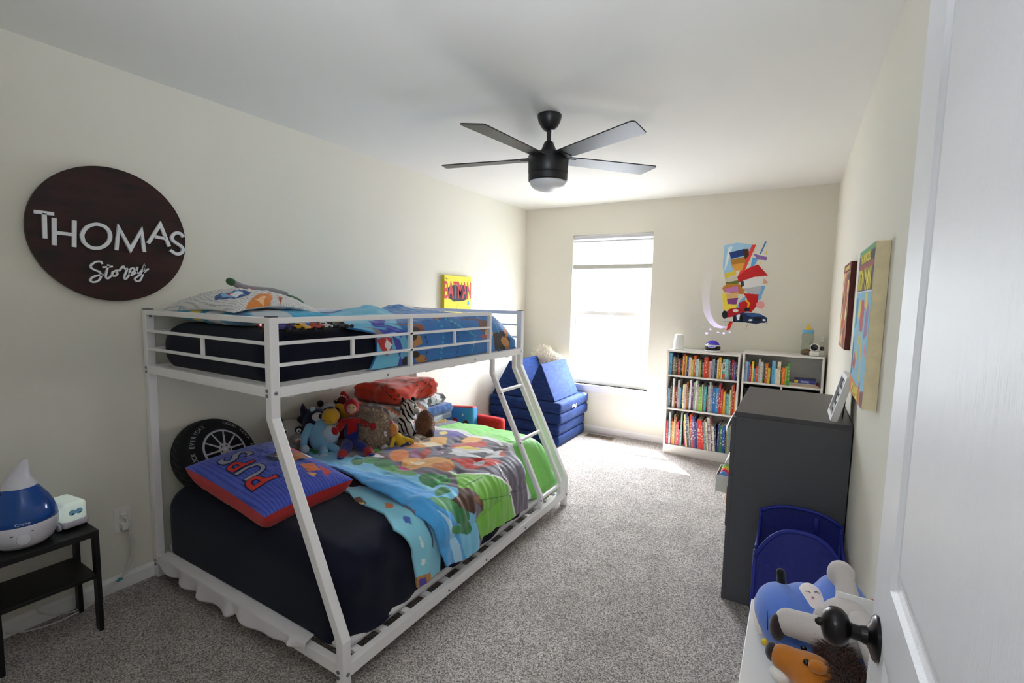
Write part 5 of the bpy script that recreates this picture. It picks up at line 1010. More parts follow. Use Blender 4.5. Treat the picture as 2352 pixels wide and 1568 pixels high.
blanket('waffle_blanket','pale grey waffle weave folded blanket second from the bottom of the stack',(.30,2.62,.528),(.19,.25,.018),waff,1,2,.006)
blanket('knit_blanket','blue chunky knit folded blanket right of the triangle patterned one',(.30,2.72,.583),(.18,.19,.036),knitf,2,3,.006)
blanket('triangle_blanket','grey and white triangle patterned folded blanket under the red one',(.28,2.36,.60),(.20,.255,.095),trif,3,4,.016)
blanket('spotted_blanket','black and white spotted folded blanket above the blue knit one',(.28,2.66,.660),(.17,.20,.036),bwf,2,5,.012)
blanket('red_blanket','bright red folded blanket with black lines on top of the stack',(.28,2.475,.765),(.20,.235,.068),redf,3,6,.024)
# ================================================================ foam chair beyond the bed
fc_=thing('kids_foam_chair','red and blue foam childrens chair on the floor beyond the foot of the bunk bed','chair',(.58,3.25,0)); rf=mat('foam_red','c4161c',.85,bump=.4,scale=300,var=.25,vscale=40); 
MB().rbox((.56,3.28,.12),(.27,.22,.12),.03,.04).build('seat',rf,fc_,smooth=True)
MB().rbox((.64,3.13,.36),(.145,.045,.125),.025,.02).build('armrest',rf,fc_,smooth=True)
Rb=Matrix.Rotation(math.radians(-6),3,'X')@Matrix.Rotation(math.radians(-6),3,'Y')
b=MB().rbox((0,0,0),(.155,.04,.17),.02,.005); P=np.array(b.V)[:,[0,2]]
C=paint(P,'3f8fd8',[('p','c8242a',[(-.02+.05*math.cos(t)*.9,-.02+.1*math.sin(t)) for t in np.linspace(0,6.28,20)]),('p','5a2030',[(.09+.035*math.cos(t),.0+.06*math.sin(t)) for t in np.linspace(0,6.28,20)]),('p','eef2f8',[(.06+.008*math.cos(t),.10+.008*math.sin(t)) for t in np.linspace(0,6.28,10)]),('p','eef2f8',[(-.09+.007*math.cos(t),.08+.007*math.sin(t)) for t in np.linspace(0,6.28,10)]),('p','eef2f8',[(-.02+.022*math.cos(t),-.03+.045*math.sin(t)) for t in np.linspace(0,6.28,16)]),('p','e8e8f0',[(-.1+.035*math.cos(t),-.1+.03*math.sin(t)) for t in np.linspace(0,6.28,16)]),('p','c8242a',[(.05,-.17),(.11,-.17),(.1,-.12),(.06,-.12)])])
top_=np.array(b.V)[:,2]>.158; C[top_]=rgb('c02028')
bx=MB(); bx.V=[tuple(Vector((.42,3.045,.385))+Rb@Vector(v)) for v in b.V]; bx.F=b.F; bx.M=b.M; bx.build('backrest',painted('chair_print',rough=.7),fc_,smooth=True,merge=False,recalc=False,colors=C)
# ================================================================ blue play couch
suede=mat('suede_blue','1e3364',.75,bump=.5,scale=26,var=.32,vscale=14,sheen=.06,stretch=(1,1,2.6),spec=.06); dnavy=suede
cg='cushions of the blue play couch'
def cush(label,z0,z1,x0=.03,x1=.825,ya=4.09,yb=4.765,seam=True,tagg=False):
    o=thing('foam_cushion',label,'cushion',((x0+x1)/2,(ya+yb)/2,z0),cg); h=(z1-z0)/2
    def f(p): return p+Vector((noise.noise(p*5+Vector((z0*30,0,0)))*.006,noise.noise(p*4+Vector((0,z0*20,3)))*.006,noise.noise(p*3)*.004))
    for i in range(2): MB().rbox(((x0+x1)/2,(ya+yb)/2,z0+h*(i+.5)),((x1-x0)/2-.002*i,(yb-ya)/2,h/2-.0006),.022,.025,f).build('foam_half',suede,o,smooth=True)
    if tagg:
        MB().grid(lambda u,v:(x1+.004+.012*math.sin(math.pi*u),4.36+.10*u,z1-.06-.028*v+.008*math.sin(u*7)),10,3).build('handle_tag',MATS['tag_white'],o,thick=.002,label='white fabric handle')
    return o
cush('lower folded blue foam cushion on the floor by the window',0.002,.222); cush('upper folded blue foam cushion with a white handle tag',.224,.436,.015,.84,4.08,4.80,tagg=True)
def wedge(label,xl,xr,xp,zp,ya,yb):
    b=MB(); poly=[(xl,.439),(xr,.439),(xp+.012,zp),(xp-.012,zp)]; Mx=Matrix(((1,0,0,0),(0,0,-1,yb),(0,1,0,0),(0,0,0,1)))
    b.prism(poly,yb-ya,Mx); o=b.build('foam_wedge',suede,bevel=.016); o.modifiers['bevel'].segments=4; tag(o,label,'cushion',cg); return o
wedge('blue triangular foam wedge cushion nearest the window on the play couch',.425,.765,.592,.795,4.11,4.70)
wedge('blue triangular foam wedge cushion against the left wall on the play couch',.03,.40,.245,.80,4.12,4.70)
fp=thing('fluffy_pillow','cream fluffy plush pillow wedged behind the blue triangular cushions','pillow',(.42,4.77,.47)); 
E3=[((.30,4.755,.72),(.16,.05,.19),(0,.2,0)),((.45,4.76,.66),(.14,.05,.17),(0,-.2,0))]
soft('plush_body',[('e',)+e for e in E3],fuzz('plush_ivory','ece4d4'),fp,.012); fur('long_pile',E3,1500,.028,mat('pile_ivory','f2ece0',.9,sheen=.3),fp,.004)
# ================================================================ toy cars on the edge of the upper mattress
def toycar(x,y,rz,body,label,kind=0,L=.07):
    z=1.287; o=thing('toy_car',label,'toy car',(x,y,z),'toy cars on the upper bunk'); R=Matrix.Rotation(rz,3,'Z'); P=lambda p: Vector((x,y,z))+R@Vector(p)
    m=mat('car_'+body,body,.3,spec=.6); w_=.016; tyre=mat('tyre_black','101012',.6); r=.008 if kind<2 else .014
    b=MB(); prof=[(-L/2,.006+r*.4),(L/2,.006+r*.4),(L/2,.014+r*.4),(L*.22,.018+r*.4),(L*.08,.027+r*.4),(-L*.25,.027+r*.4),(-L*.36,.018+r*.4),(-L/2,.017+r*.4)]
    if kind==1: prof=[(-L/2,.005),(L/2,.005),(L/2,.009),(L*.1,.014),(0,.02),(-L*.15,.015),(-L*.4,.014),(-L*.42,.026),(-L/2,.026)]
    b.prism(prof,2*w_*(.6 if kind==1 else 1),Matrix.Translation((x,y,z))@R.to_4x4()@Matrix(((1,0,0,0),(0,0,1,-w_*(.6 if kind==1 else 1)),(0,1,0,0),(0,0,0,1)))); b.build('car_body',m,o,bevel=.002)
    if kind!=1: MB().box(0,1,0,1,0,1).build if False else MB().obox(P((-L*.08,0,.0225+r*.4)),(L*.13,w_+.0006,.0025),R).build('car_window',mat('car_glass','20242c',.15),o)
    for sx in (-1,1):
        for sy in (-1,1): MB().lathe([(r,-.0035),(r,.0035),(r*.5,.004),(.0003,.004)],P((sx*L*.31,sy*(w_+.002),r)),16,R@Matrix.Rotation(math.radians(-90*sy),3,'X')).build('wheel',tyre,o,smooth=True,angle=40)
for a in ((.865,1.135,.5,'c0201c','red toy racing car by the near corner post on the navy sheet',1),(.952,1.16,1.9,'2c2a7a','dark blue toy car just right of the near corner post',0),(.975,1.215,.2,'d8a818','yellow toy car at the edge of the navy sheet',0),(.955,1.245,2.6,'2a6ac0','blue and white toy car behind the yellow one',0),
          (.93,1.30,1.2,'e0e0e4','white toy car in the middle of the toy car row',1),(.975,1.325,.9,'d8d8dc','small white toy car at the mattress edge beside the black truck',0),(.93,1.37,2.2,'1c2440','tall dark toy truck with big wheels in the toy car row',2),(.955,1.455,1.4,'a83020','red and brown toy racing car at the far end of the row',1),
          (.905,1.205,1.0,'1a1a22','black toy car between the blue and the white toy cars',0),(.985,1.275,1.7,'b8301c','small orange red toy car at the mattress edge behind the yellow car',0),(.90,1.335,.4,'233a80','navy toy racing car at the back of the toy car row',1),(.98,1.405,1.5,'3a3a40','dark grey toy car at the mattress edge beyond the truck',0)): toycar(*a)
# ================================================================ yellow canvas print on the left wall
yc=thing('yellow_canvas','yellow canvas print with red block lettering on the left wall','canvas print',(.02,3.50,1.10))
pc=painted('canvas_print',rough=.7,sheen=0,bump=.15,scale=1200)
def canvas(par,xf,xb,ya,yb,z0,z1,sidecol,base,pats,du=.0035,extra=None):
    nu,nv=int((yb-ya)/du),int((z1-z0)/du); b=MB(); b.grid(lambda u,v:(xf,ya+(yb-ya)*u,z0+(z1-z0)*v),nu,nv); P=np.array(b.V)[:,1:]; C=paint(P,base,pats)
    if extra is not None: C=extra(P,C)
    b.build('printed_front',pc,par,merge=False,recalc=False,colors=C)
    MB().box(min(xf,xb),max(xf,xb)-0.0003 if xf>xb else max(xf,xb),ya,yb,z0,z1).build('canvas_sides',sidecol,par) if xf>xb else MB().box(xf+.0003,xb,ya,yb,z0,z1).build('canvas_sides',sidecol,par)
ya,yb,z0,z1=3.305,3.705,1.10,1.628
pats=[('p','3c3a44',[(3.36,1.43),(3.35,1.52),(3.43,1.545),(3.60,1.55),(3.67,1.53),(3.66,1.42),(3.58,1.40),(3.44,1.395)]),
 ('p','6f6b76',[(3.48,1.10),(3.47,1.20),(3.50,1.29),(3.54,1.26),(3.60,1.32),(3.66,1.29),(3.69,1.25),(3.69,1.10)]),('p','5aa0c8',[(3.665+.018*math.cos(t),1.38+.024*math.sin(t)) for t in np.linspace(0,6.28,14)]),('l','6a5a20',[(3.46,1.23),(3.50,1.38)],.003),('l','6a5a20',[(3.33,1.22),(3.40,1.26),(3.44,1.25)],.003),('p','5a8ac0',[(3.485,1.545),(3.505,1.575),(3.525,1.545),(3.505,1.52)])]
canvas(yc,.040,.001,ya,yb,z0,z1,mat('canvas_yellow_side','c9b22c',.7),'e3d94e',pats)
cr_=mat('canvas_letter_red','c84048',.7)
text('title_lettering','BAT',.215,(.0405,3.40,1.49),(0,1,0),(0,0,1),cr_,yc,.0006,.004,sx=.52); text('title_lettering','MAN',.215,(.0405,3.605,1.49),(0,1,0),(0,0,1),cr_,yc,.0006,.004,sx=.44)
text('issue_number','No. 1',.024,(.0405,3.345,1.598),(0,1,0),(0,0,1),mat('canvas_ink','4a4a52',.7),yc,.0005)
# ================================================================ bookcases
wl=mat('laminate_white','dedcd9',.42,spec=.4)
def bookcase(label,x0,x1,yf,yb,zt,shelves,plinth,pt=.016):
    o=thing('bookcase',label,'bookcase',((x0+x1)/2,(yf+yb)/2,0))
    for x in (x0,x1-pt): MB().box(x,x+pt,yf,yb,0,zt).build('side_panel',wl,o,bevel=.001)
    MB().box(x0+pt,x1-pt,yf,yb,zt-pt,zt).build('top_panel',wl,o,bevel=.001); MB().box(x0+pt,x1-pt,yb-.004,yb,.02,zt-pt).build('back_panel',wl,o)
    for z in shelves: MB().box(x0+pt,x1-pt,yf+.004,yb-.004,z-pt,z).build('shelf',wl,o,bevel=.001)
    MB().box(x0+pt,x1-pt,yf+.002,yf+.014,0,plinth).build('plinth',wl,o); return o
yf=D-.285; ybk=D-.016
bx0,bx1=1.708,2.328; bookcase('white three shelf bookcase full of books beside the window','' if False else bx0,bx1,yf,ybk,.984,[.085,.437,.752],.07)
cx0,cx1=2.348,2.948; bookcase('white bookcase in the corner partly hidden behind the dark grey dresser',cx0,cx1,yf,ybk,1.012,[.085,.43,.755],.07)
NAMED=[('black','1c1c1e'),('dark grey','44444a'),('grey','8c8c90'),('pale grey','bcbcc0'),('white','e8e8ea'),('cream','e6dcc0'),('yellow','e0c040'),('mustard','c8981c'),('orange','dc7028'),('rust','a8502c'),('red','c83028'),('dark red','7a2028'),('pink','e04068'),('pale pink','d8b0b8'),('purple','5a3070'),('lilac','8c80c4'),('navy','22305c'),('blue','2c58a8'),('sky blue','68acdc'),('pale blue','b0cce0'),('teal','3c949c'),('pale teal','94bcb8'),('green','3c9048'),('dark green','2a4a3a'),('olive','9a9a40'),('tan','b09470'),('brown','6b4a34')]
def cname(h):
    a=[int(h[i:i+2],16) for i in (0,2,4)]; return min(NAMED,key=lambda n:sum((x-int(n[1][i*2:i*2+2],16))**2 for i,x in enumerate(a)))[0]
ORD='first second third fourth fifth sixth seventh eighth ninth tenth eleventh twelfth thirteenth fourteenth fifteenth sixteenth seventeenth eighteenth nineteenth twentieth'.split()
def ordn(i):
    if i<20: return ORD[i]
    t={2:'twenty',3:'thirty',4:'forty'}[(i+1)//10]; r=(i+1)%10; return t+'-'+ORD[r-1] if r else {3:'thirtieth',4:'fortieth'}[(i+1)//10]
page=mat('page_block','d9d2c2',.85)
def bookmat(h):
    k='cover_'+h
    if k in MATS: return MATS[k]
    m=mat(k,h,.45,spec=.4); nt=m.node_tree; b=nt.nodes['Principled BSDF']; tc=nt.nodes['Texture Coordinate']; sp=nt.nodes.new('ShaderNodeSeparateXYZ'); nt.links.new(tc.outputs['Generated'],sp.inputs[0])
    n=nt.nodes.new('ShaderNodeTexNoise'); n.inputs['Scale'].default_value=1; mp=nt.nodes.new('ShaderNodeMapping'); mp.inputs['Scale'].default_value=(2.5,.1,26); oi=nt.nodes.new('ShaderNodeObjectInfo'); nt.links.new(tc.outputs['Generated'],mp.inputs[0]); ad=nt.nodes.new('ShaderNodeVectorMath'); ad.operation='ADD'; sc_=nt.nodes.new('ShaderNodeVectorMath'); sc_.operation='SCALE'; sc_.inputs[0].default_value=(37,11,23)
    nt.links.new(oi.outputs['Random'],sc_.inputs['Scale']); nt.links.new(mp.outputs[0],ad.inputs[0]); nt.links.new(sc_.outputs[0],ad.inputs[1]); nt.links.new(ad.outputs[0],n.inputs['Vector'])
    def mth(op,a,b_):
        q=nt.nodes.new('ShaderNodeMath'); q.operation=op
        for i,x in enumerate((a,b_)):
            if isinstance(x,(int,float)): q.inputs[i].default_value=x
            else: nt.links.new(x,q.inputs[i])
        return q.outputs[0]
    g=mth('GREATER_THAN',n.outputs['Fac'],.55); xz=mth('LESS_THAN',mth('ABSOLUTE',mth('SUBTRACT',sp.outputs['X'],.5),0),.27); zz=mth('LESS_THAN',mth('ABSOLUTE',mth('SUBTRACT',sp.outputs['Z'],.55),0),.33)
    fac=mth('MULTIPLY',mth('MULTIPLY',g,xz),mth('MULTIPLY',zz,.65)); mx=nt.nodes.new('ShaderNodeMix'); mx.data_type='RGBA'; nt.links.new(fac,mx.inputs['Factor']); mx.inputs[6].default_value=rgb(h)+(1,)
    lum=sum(int(h[i:i+2],16) for i in (0,2,4))/3; mx.inputs[7].default_value=rgb('ece6d4' if lum<150 else '3a3a44')+(1,); nt.links.new(mx.outputs[2],b.inputs['Base Color']); return m
def book(x0,x1,yfr,dep,z0,h,hexc,lean=0,piv=None,mini=False):
    b=MB(); tk=.0012
    b.box(x0,x1,yfr,yfr+.002,z0,z0+h,0); b.box(x0,x0+tk,yfr+.002,yfr+dep,z0,z0+h,0); b.box(x1-tk,x1,yfr+.002,yfr+dep,z0,z0+h,0); b.box(x0+tk,x1-tk,yfr+.002,yfr+dep-.004,z0+.002,z0+h-.003,1)
    if lean: b.V=[(v[0]-math.tan(lean)*(v[2]-z0),v[1],z0+(v[2]-z0)*math.cos(lean)) for v in b.V]
    return b.build('book',[bookmat(hexc),page],merge=False,recalc=False)
def row(spec,x0,x1,z0,clear_,where,group,leanrun=None,depth=.16,rel=None):
    tot=sum(w_ for w_,_,_ in spec); gap=.0004; extra=.030 if leanrun else 0; k=(x1-x0-gap*len(spec)-extra-.002)/tot; x=x0+.001; rnd=random.Random(len(spec))
    if rel: k=rel
    for i,(w_,hf,h) in enumerate(spec):
        ln_=0
        if leanrun and leanrun[0]<=i<leanrun[1]: ln_=math.radians(5.5)
        if leanrun and i==leanrun[0]: x+=.028
        wd=w_*k; hh=clear_*min(hf,.93); d=depth*rnd.uniform(.85,1.1)*(1 if hh<.24 else 1.2); d=min(d,.235)
        o=book(x,x+wd,yf+.012+rnd.uniform(0,.018),d,z0+.0004,hh,h,ln_)
        size='thin' if wd<.0125 else 'thick' if wd>.024 else 'tall' if hf>.82 else 'short' if hf<.62 else 'upright'
        tag(o,f'{size} {cname(h)} book, {ordn(i)} from the left, {where}','book',group); x+=wd+gap
TOP=[(65,.93,'6fb4e0'),(25,.6,'3a3a3c'),(55,.78,'8d9080'),(50,.72,'6b5a40'),(30,.88,'2c2a3c'),(58,.7,'b0483f'),(52,.74,'2a2f2c'),(28,.84,'e0a03c'),(35,.95,'a8461e'),(38,.86,'e0c048'),(52,.82,'2c4aa0'),(38,.82,'c9c4bc'),(24,.8,'e8c890'),(55,.72,'a8a848'),(60,.9,'b85a2c'),(70,.76,'a8c0c0'),(50,.7,'a8a83c'),(40,.68,'2c3a5c'),(28,.64,'9a6a70'),(90,.86,'c8402c'),(36,.68,'e08a3c'),(50,.72,'d8a8b0'),(15,.6,'8a2c30'),(62,.8,'8a98a8'),(52,.74,'1f3850'),(30,.8,'e8e0d0'),(65,.9,'c8981c'),(25,.65,'d8d8c8'),(66,.84,'7fb0a0'),(62,.84,'8cc0d0'),(46,.8,'8ab0b0'),(34,.7,'26282c'),(55,.82,'a82848'),(42,.74,'5a60a0'),(40,.72,'1c2a34')]
MID=[(25,.62,'8ab0d8'),(34,.6,'b8b8b4'),(52,.8,'2c3030'),(40,.93,'e4e4e6'),(25,.66,'c09878'),(58,.7,'7a2028'),(54,.9,'a8aaa8'),(34,.68,'5a98c8'),(40,.6,'24488c'),(44,.78,'e8e0a0'),(38,.8,'d8c4cc'),(44,.86,'a0602c'),(24,.7,'3c3830'),(48,.93,'e8e8ec'),(52,.85,'5a3070'),(34,.88,'a0b08c'),(48,.93,'d8ece4'),(46,.82,'a88890'),(66,.76,'7ab83c'),(20,.84,'c8d4d8'),(30,.8,'a09060'),(58,.78,'3c98a0'),(20,.5,'8a2830'),(38,.8,'b0a8a4'),(35,.93,'b0b8c0'),(40,.84,'a8989c'),(74,.78,'2468a8'),(66,.78,'3c90c4'),(44,.92,'a03848'),(52,.75,'d03830'),(56,.68,'d8a020'),(60,.62,'8cc4cc'),(28,.6,'78b8a8'),(34,.75,'dcd8a0'),(28,.9,'a87860'),(44,.92,'b82c18'),(28,.7,'c87c28')]
BOT=[(45,.66,'c83848'),(24,.72,'3c4858'),(26,.92,'d8e4e8'),(34,.88,'9aaab0'),(25,.74,'a83c2c'),(60,.66,'d08c34'),(30,.86,'a09478'),(24,.8,'c87858'),(24,.6,'f0d8c0'),(60,.67,'e02c50'),(40,.45,'3a6a6c'),(38,.93,'8cb4ac'),(40,.72,'a83c70'),(40,.9,'e8d890'),(54,.92,'4a5c88'),(30,.85,'a8a894'),(32,.72,'6a6454'),(40,.92,'d84420'),(58,.88,'6a4c94'),(40,.85,'24346c'),(38,.72,'8c80c4'),(95,.8,'c83424'),(44,.8,'d02420'),(50,.76,'a4c0c4'),(40,.82,'a09878'),(38,.78,'dcd8c4'),(68,.9,'d8d4dc'),(40,.88,'8a5c50'),(60,.68,'d8d4c8'),(38,.7,'3c4878'),(50,.74,'343c80'),(72,.72,'207048'),(68,.74,'2850a0'),(24,.5,'2c3440'),(40,.66,'d4c088'),(34,.7,'7aa0a8'),(38,.75,'b0a890'),(32,.68,'123a74'),(30,.6,'c8c4c0')]
RGT=[(38,.75,'9ab0d0'),(38,.72,'b8c8e0'),(48,.7,'5a98d0'),(64,.62,'b02838'),(50,.74,'e0c020'),(58,.5,'3c8cc4'),(62,.58,'c8481c'),(58,.84,'b8bcb8'),(54,.74,'d0ccc8'),(34,.68,'7cb498'),(28,.6,'2c2c28'),(76,.7,'c86c18'),(58,.55,'d8b83c'),(36,.6,'1c4c6c'),(90,.82,'6cb4e0'),(50,.55,'e8e4dc'),(84,.8,'e8dcc0'),(40,.6,'5a6430'),(76,.6,'e06c18'),(46,.66,'a8b020'),(70,.76,'3c9840')]
row(TOP,bx0+.016,bx1-.016,.752,.216,'top shelf beside the window','books on the top shelf beside the window')
row(MID,bx0+.016,bx1-.016,.437,.298,'middle shelf beside the window','books on the middle shelf beside the window',depth=.19)
row(BOT,bx0+.016,bx1-.016,.085,.335,'bottom shelf beside the window','books on the bottom shelf beside the window',leanrun=(12,30),depth=.19)
row(RGT,cx0+.018,cx1,.755,.24,'corner bookcase shelf','books on the corner bookcase',rel=.000288)
cb=[o for o in COL.objects if o.name.startswith('book') and o.get('label','').startswith(('thick pale teal book, twenty-ninth','upright pale teal book, twenty-ninth','tall pale teal book, twenty-ninth'))]
if cb:
    o=cb[0]; xs_=[v.co.x for v in o.data.vertices]; ys_=min(v.co.y for v in o.data.vertices); wx=o.location.x
    MB().box(wx+min(xs_)+.001,wx+max(xs_)-.001,o.location.y+ys_-.0006,o.location.y+ys_,.83,.905).build('spine_label',mat('spine_white','e8e6e0',.5),o)
    text('spine_lettering','CARS',.021,(wx,o.location.y+ys_-.0008,.866),(0,0,-1),(1,0,0),pup,o,.0004,.0008)
    MB().box(wx+min(xs_)+.001,wx+max(xs_)-.001,o.location.y+ys_-.0006,o.location.y+ys_,.757,.80).build('spine_band',mat('spine_orange','e06a28',.5),o)
# flat books and a boxed game lying on the corner shelf
def flat(name,label,x0,x1,z0,z1,h,cat='book',m=None):
    b=MB(); y0_,y1_=yf+.02,yf+.20; b.box(x0,x1,y0_,y1_,z0,z0+.0012,0); b.box(x0,x1,y0_,y1_,z1-.0012,z1,0); b.box(x0,x0+.002,y0_,y1_,z0,z1,0); b.box(x0+.002,x1-.003,y0_+.003,y1_-.003,z0+.0012,z1-.0012,1)
    return tag(b.build(name,[m or bookmat(h),page],merge=False),label,cat)
flat('book','cream book lying flat at the bottom of the pile on the corner shelf',2.705,2.925,.7555,.764,'d8b890'); flat('book','red edged book lying flat second from the bottom on the corner shelf',2.700,2.92,.7645,.772,'a83840'); flat('book','pale grey book lying flat under the blue box on the corner shelf',2.705,2.90,.7725,.780,'b0b4c0')
gb=MB().box(2.745,2.90,yf+.03,yf+.19,.7805,.808).build('board_game_box',mat('box_blue','3a3f86',.5,var=.6,vscale=60),bevel=.001); tag(gb,'dark blue patterned box lying on top of the flat books on the corner shelf','box')
MB().box(2.745,2.772,yf+.0294,yf+.03,.783,.806).build('box_panel',mat('box_yellow','d8b020',.5),gb)
MB().box(2.79,2.85,yf+.0294,yf+.03,.785,.803).build('box_panel',mat('box_lettering','8c90b8',.5,var=.5,vscale=200),gb)
# dark fabric bins below
for i,(x0,x1) in enumerate(((2.375,2.645),(2.662,2.93))):
    o=thing('storage_bin',('dark fabric storage bin at the left' if i==0 else 'dark fabric storage bin at the right')+' of the corner bookcase below the book shelf','storage bin',((x0+x1)/2,yf+.12,.4305)); dk=mat('bin_dark','202024',.85,bump=.4,scale=500)
    b=MB().box(x0,x1,yf+.012,yf+.016,.4305,.70).box(x0,x1,yf+.22,yf+.224,.4305,.70).box(x0,x0+.004,yf+.016,yf+.22,.4305,.70).box(x1-.004,x1,yf+.016,yf+.22,.4305,.70).box(x0,x1,yf+.016,yf+.22,.4305,.435); b.build('bin_body',dk,o,merge=False)
    MB().box((x0+x1)/2-.016,(x0+x1)/2+.016,yf+.0105,yf+.012,.66,.69).build('bin_label',MATS['tag_white'],o)
dvd=MB().box(2.648,2.660,yf+.01,ybk-.01,.43,.739).build('shelf_divider',wl); tag(dvd,'white upright divider between the dark bins in the corner bookcase','divider')
# things on top of the bookcases
df=MB().lathe([(.038,0),(.048,.006),(.0505,.03),(.046,.09),(.0385,.135),(.036,.143),(.030,.147),(.0005,.148)],(1.787,4.645,.9843),40); tag(df.build('diffuser',mat('ceramic_white','f0f0f0',.4),smooth=True,angle=50),'white tapered vase shaped diffuser at the window end of the bookcase top','diffuser')
pj=thing('star_projector','black and white dome star projector with a purple top on the bookcase','projector light',(2.083,4.66,.9843)); pcx=(2.083,4.66,.9843)
MB().lathe([(.058,0),(.066,.004),(.0675,.012),(.067,.018)],pcx,40).build('base_ring',mat('ring_white','e0e0e4',.35),pj,smooth=True,angle=50)
MB().lathe([(.0672,.018),(.068,.034),(.0655,.052),(.064,.056)],pcx,40,close=False).build('lower_shell',mat('shell_black','141318',.3),pj,smooth=True)
def prf(z): return (.0672*math.sqrt(max(0,1-((z-.034)/.073)**2)))
MB().lathe([(prf(.056)+.0012,.056),(prf(.068)+.0012,.068)],pcx,40,close=False).build('white_band',MATS['ring_white'],pj,smooth=True)
MB().lathe([(prf(z),z) for z in np.linspace(.056,.1069,12)],pcx,40,close=False).build('dome',mat('dome_purple','2a1a86',.12,spec=.7,emit=.5),pj,smooth=True)
b=MB()
for a in range(-32,33): 
    pass
sc_=[(math.radians(-90+a),-.018*max(0,1-(a/34)**2)) for a in range(-34,35,2)]
vs=[]
for a,dz in sc_:
    for z in (.058,.058+dz-.002):
        r=(prf(z) if z>.04 else .068)+.0022; vs.append((pcx[0]+r*math.cos(a),pcx[1]+r*math.sin(a),pcx[2]+z))
b.add(vs,[(2*i,2*i+2,2*i+3,2*i+1) for i in range(len(sc_)-1)]); b.build('display_shield',MATS['ring_white'],pj,smooth=True)
b=MB()
for k in range(5):
    a=math.radians(-90+(k-2)*6.5); b.obox((pcx[0]+.0705*math.cos(a),pcx[1]+.0705*math.sin(a),pcx[2]+.0505),(.0022,.001,.0042),Euler((0,0,a+math.pi/2)).to_matrix())
b.build('display_digits',mat('digit_violet','3a22b0',.3,emit=.8),pj,merge=False)
bb_=thing('bottle_bank','clear baby bottle shaped jar with blue collar and yellow teat on the corner bookcase','jar',(2.82,4.70,1.0123)); bc_=(2.82,4.70,1.0123)
MB().lathe([(.04,0),(.046,.005),(.046,.06),(.041,.075),(.041,.12),(.046,.135),(.046,.17),(.038,.182)],bc_,36,close=False).build('clear_body',clear('clear_plastic','f3f5f2',.85),bb_,smooth=True,thick=.0015)
MB().lathe([(.0005,.003),(.038,.003),(.042,.01),(.042,.03),(.03,.044),(.0005,.05)],bc_,24,close=False).build('coins',mat('coin_copper','8a6a4e',.4,metal=.5,bump=1,scale=120,var=.5,vscale=90),bb_,smooth=True,kind='stuff')
MB().lathe([(.04,.18),(.043,.183),(.043,.208),(.04,.211)],bc_,36).build('collar',mat('collar_blue','6cb4dc',.45),bb_,smooth=True,angle=40)
MB().lathe([(.03,.211),(.026,.222),(.014,.232),(.0105,.245),(.008,.256),(.0005,.26)],bc_,28).build('teat',mat('teat_yellow','e6b63c',.5),bb_,smooth=True,angle=60)
cm=thing('security_camera','small white indoor security camera with a round black face on the corner bookcase','camera',(2.872,4.61,1.0123)); q=(2.872,4.61,1.0123)
MB().rbox((q[0],q[1],q[2]+.02),(.036,.034,.02),.014,.006).build('camera_base',mat('camera_white','e9e8e4',.35),cm,smooth=True)
MB().rbox((q[0],q[1],q[2]+.07),(.034,.034,.034),.030,.006).build('camera_head',MATS['camera_white'],cm,smooth=True)
Rc=Vector((-.12,-1,.05)).to_track_quat('Z','Y').to_matrix(); cdv=Rc@Vector((0,0,1)); 
MB().lathe([(.026,-.004),(.026,.001),(.023,.002),(.0005,.0025)],Vector((q[0],q[1],q[2]+.072))+cdv*.033,32,Rc).build('camera_face',mat('gloss_black','0b0a0c',.15,spec=.6),cm,smooth=True,angle=40)
MB().lathe([(.004,0),(.0005,.002)],Vector((q[0],q[1],q[2]+.072))+cdv*.0355,14,Rc).build('lens',mat('lens_grey','3a3a44',.1),cm,smooth=True)
text('badge_lettering','wyze',.010,(q[0]-.006,q[1]-.0342,q[2]+.018),(1,0,0),(0,0,1),mat('badge_grey','9a9a9a',.5),cm,.0004)
MB().tube([(q[0],q[1]+.03,q[2]+.03),(q[0]-.01,q[1]+.08,q[2]+.05),(q[0]-.05,q[1]+.11,q[2]+.09),(q[0]-.02,q[1]+.16,q[2]+.11)],.002,6).build('cable',MATS['white_cord'],cm,smooth=True)
ob=thing('sensor_stand','small white and black gadget at the end of the corner bookcase beside the wall','gadget',(2.928,4.66,1.0123))
MB().rbox((2.926,4.66,1.035),(.015,.015,.022),.006,.006).build('gadget_body',MATS['camera_white'],ob,smooth=True); MB().rbox((2.926,4.664,1.073),(.015,.013,.0165),.008,.006).build('gadget_top',MATS['gloss_black'],ob,smooth=True)
pl=tag(MB().rbox((2.925,D-.017,1.135),(.017,.016,.026),.006,.006).build('wall_plug',plast,smooth=True),'white plug adapter on the back wall above the corner bookcase','plug')
# ================================================================ wall decal and projected stars
dcl=MB(); du=.0026; ux0,ux1,uz0,uz1=2.075,2.53,1.155,2.0; nu,nv=int((ux1-ux0)/du),int((uz1-uz0)/du)
gx=np.linspace(ux0,ux1,nu+1); gz=np.linspace(uz0,uz1,nv+1); GX,GZ=np.meshgrid(gx,gz,indexing='ij'); P=np.stack([GX.ravel(),GZ.ravel()],1); C=paint(P,'000000',PAT_DECAL); on_=np.zeros(len(P),bool)
for it in PAT_DECAL:
    on_|= inpoly(P,it[2]) if it[0]=='p' else online(P,it[2],it[3]) if it[0]=='l' else online(P,it[2],it[3],it[4])
on2=on_.reshape(nu+1,nv+1); idx=-np.ones(len(P),int); V=[];F=[]; keep=on2[:-1,:-1]&on2[1:,:-1]&on2[1:,1:]&on2[:-1,1:]
def vid(i,j):
    k=i*(nv+1)+j
    if idx[k]<0: idx[k]=len(V); V.append((gx[i],D-.0012,gz[j]))
    return idx[k]
order=[]
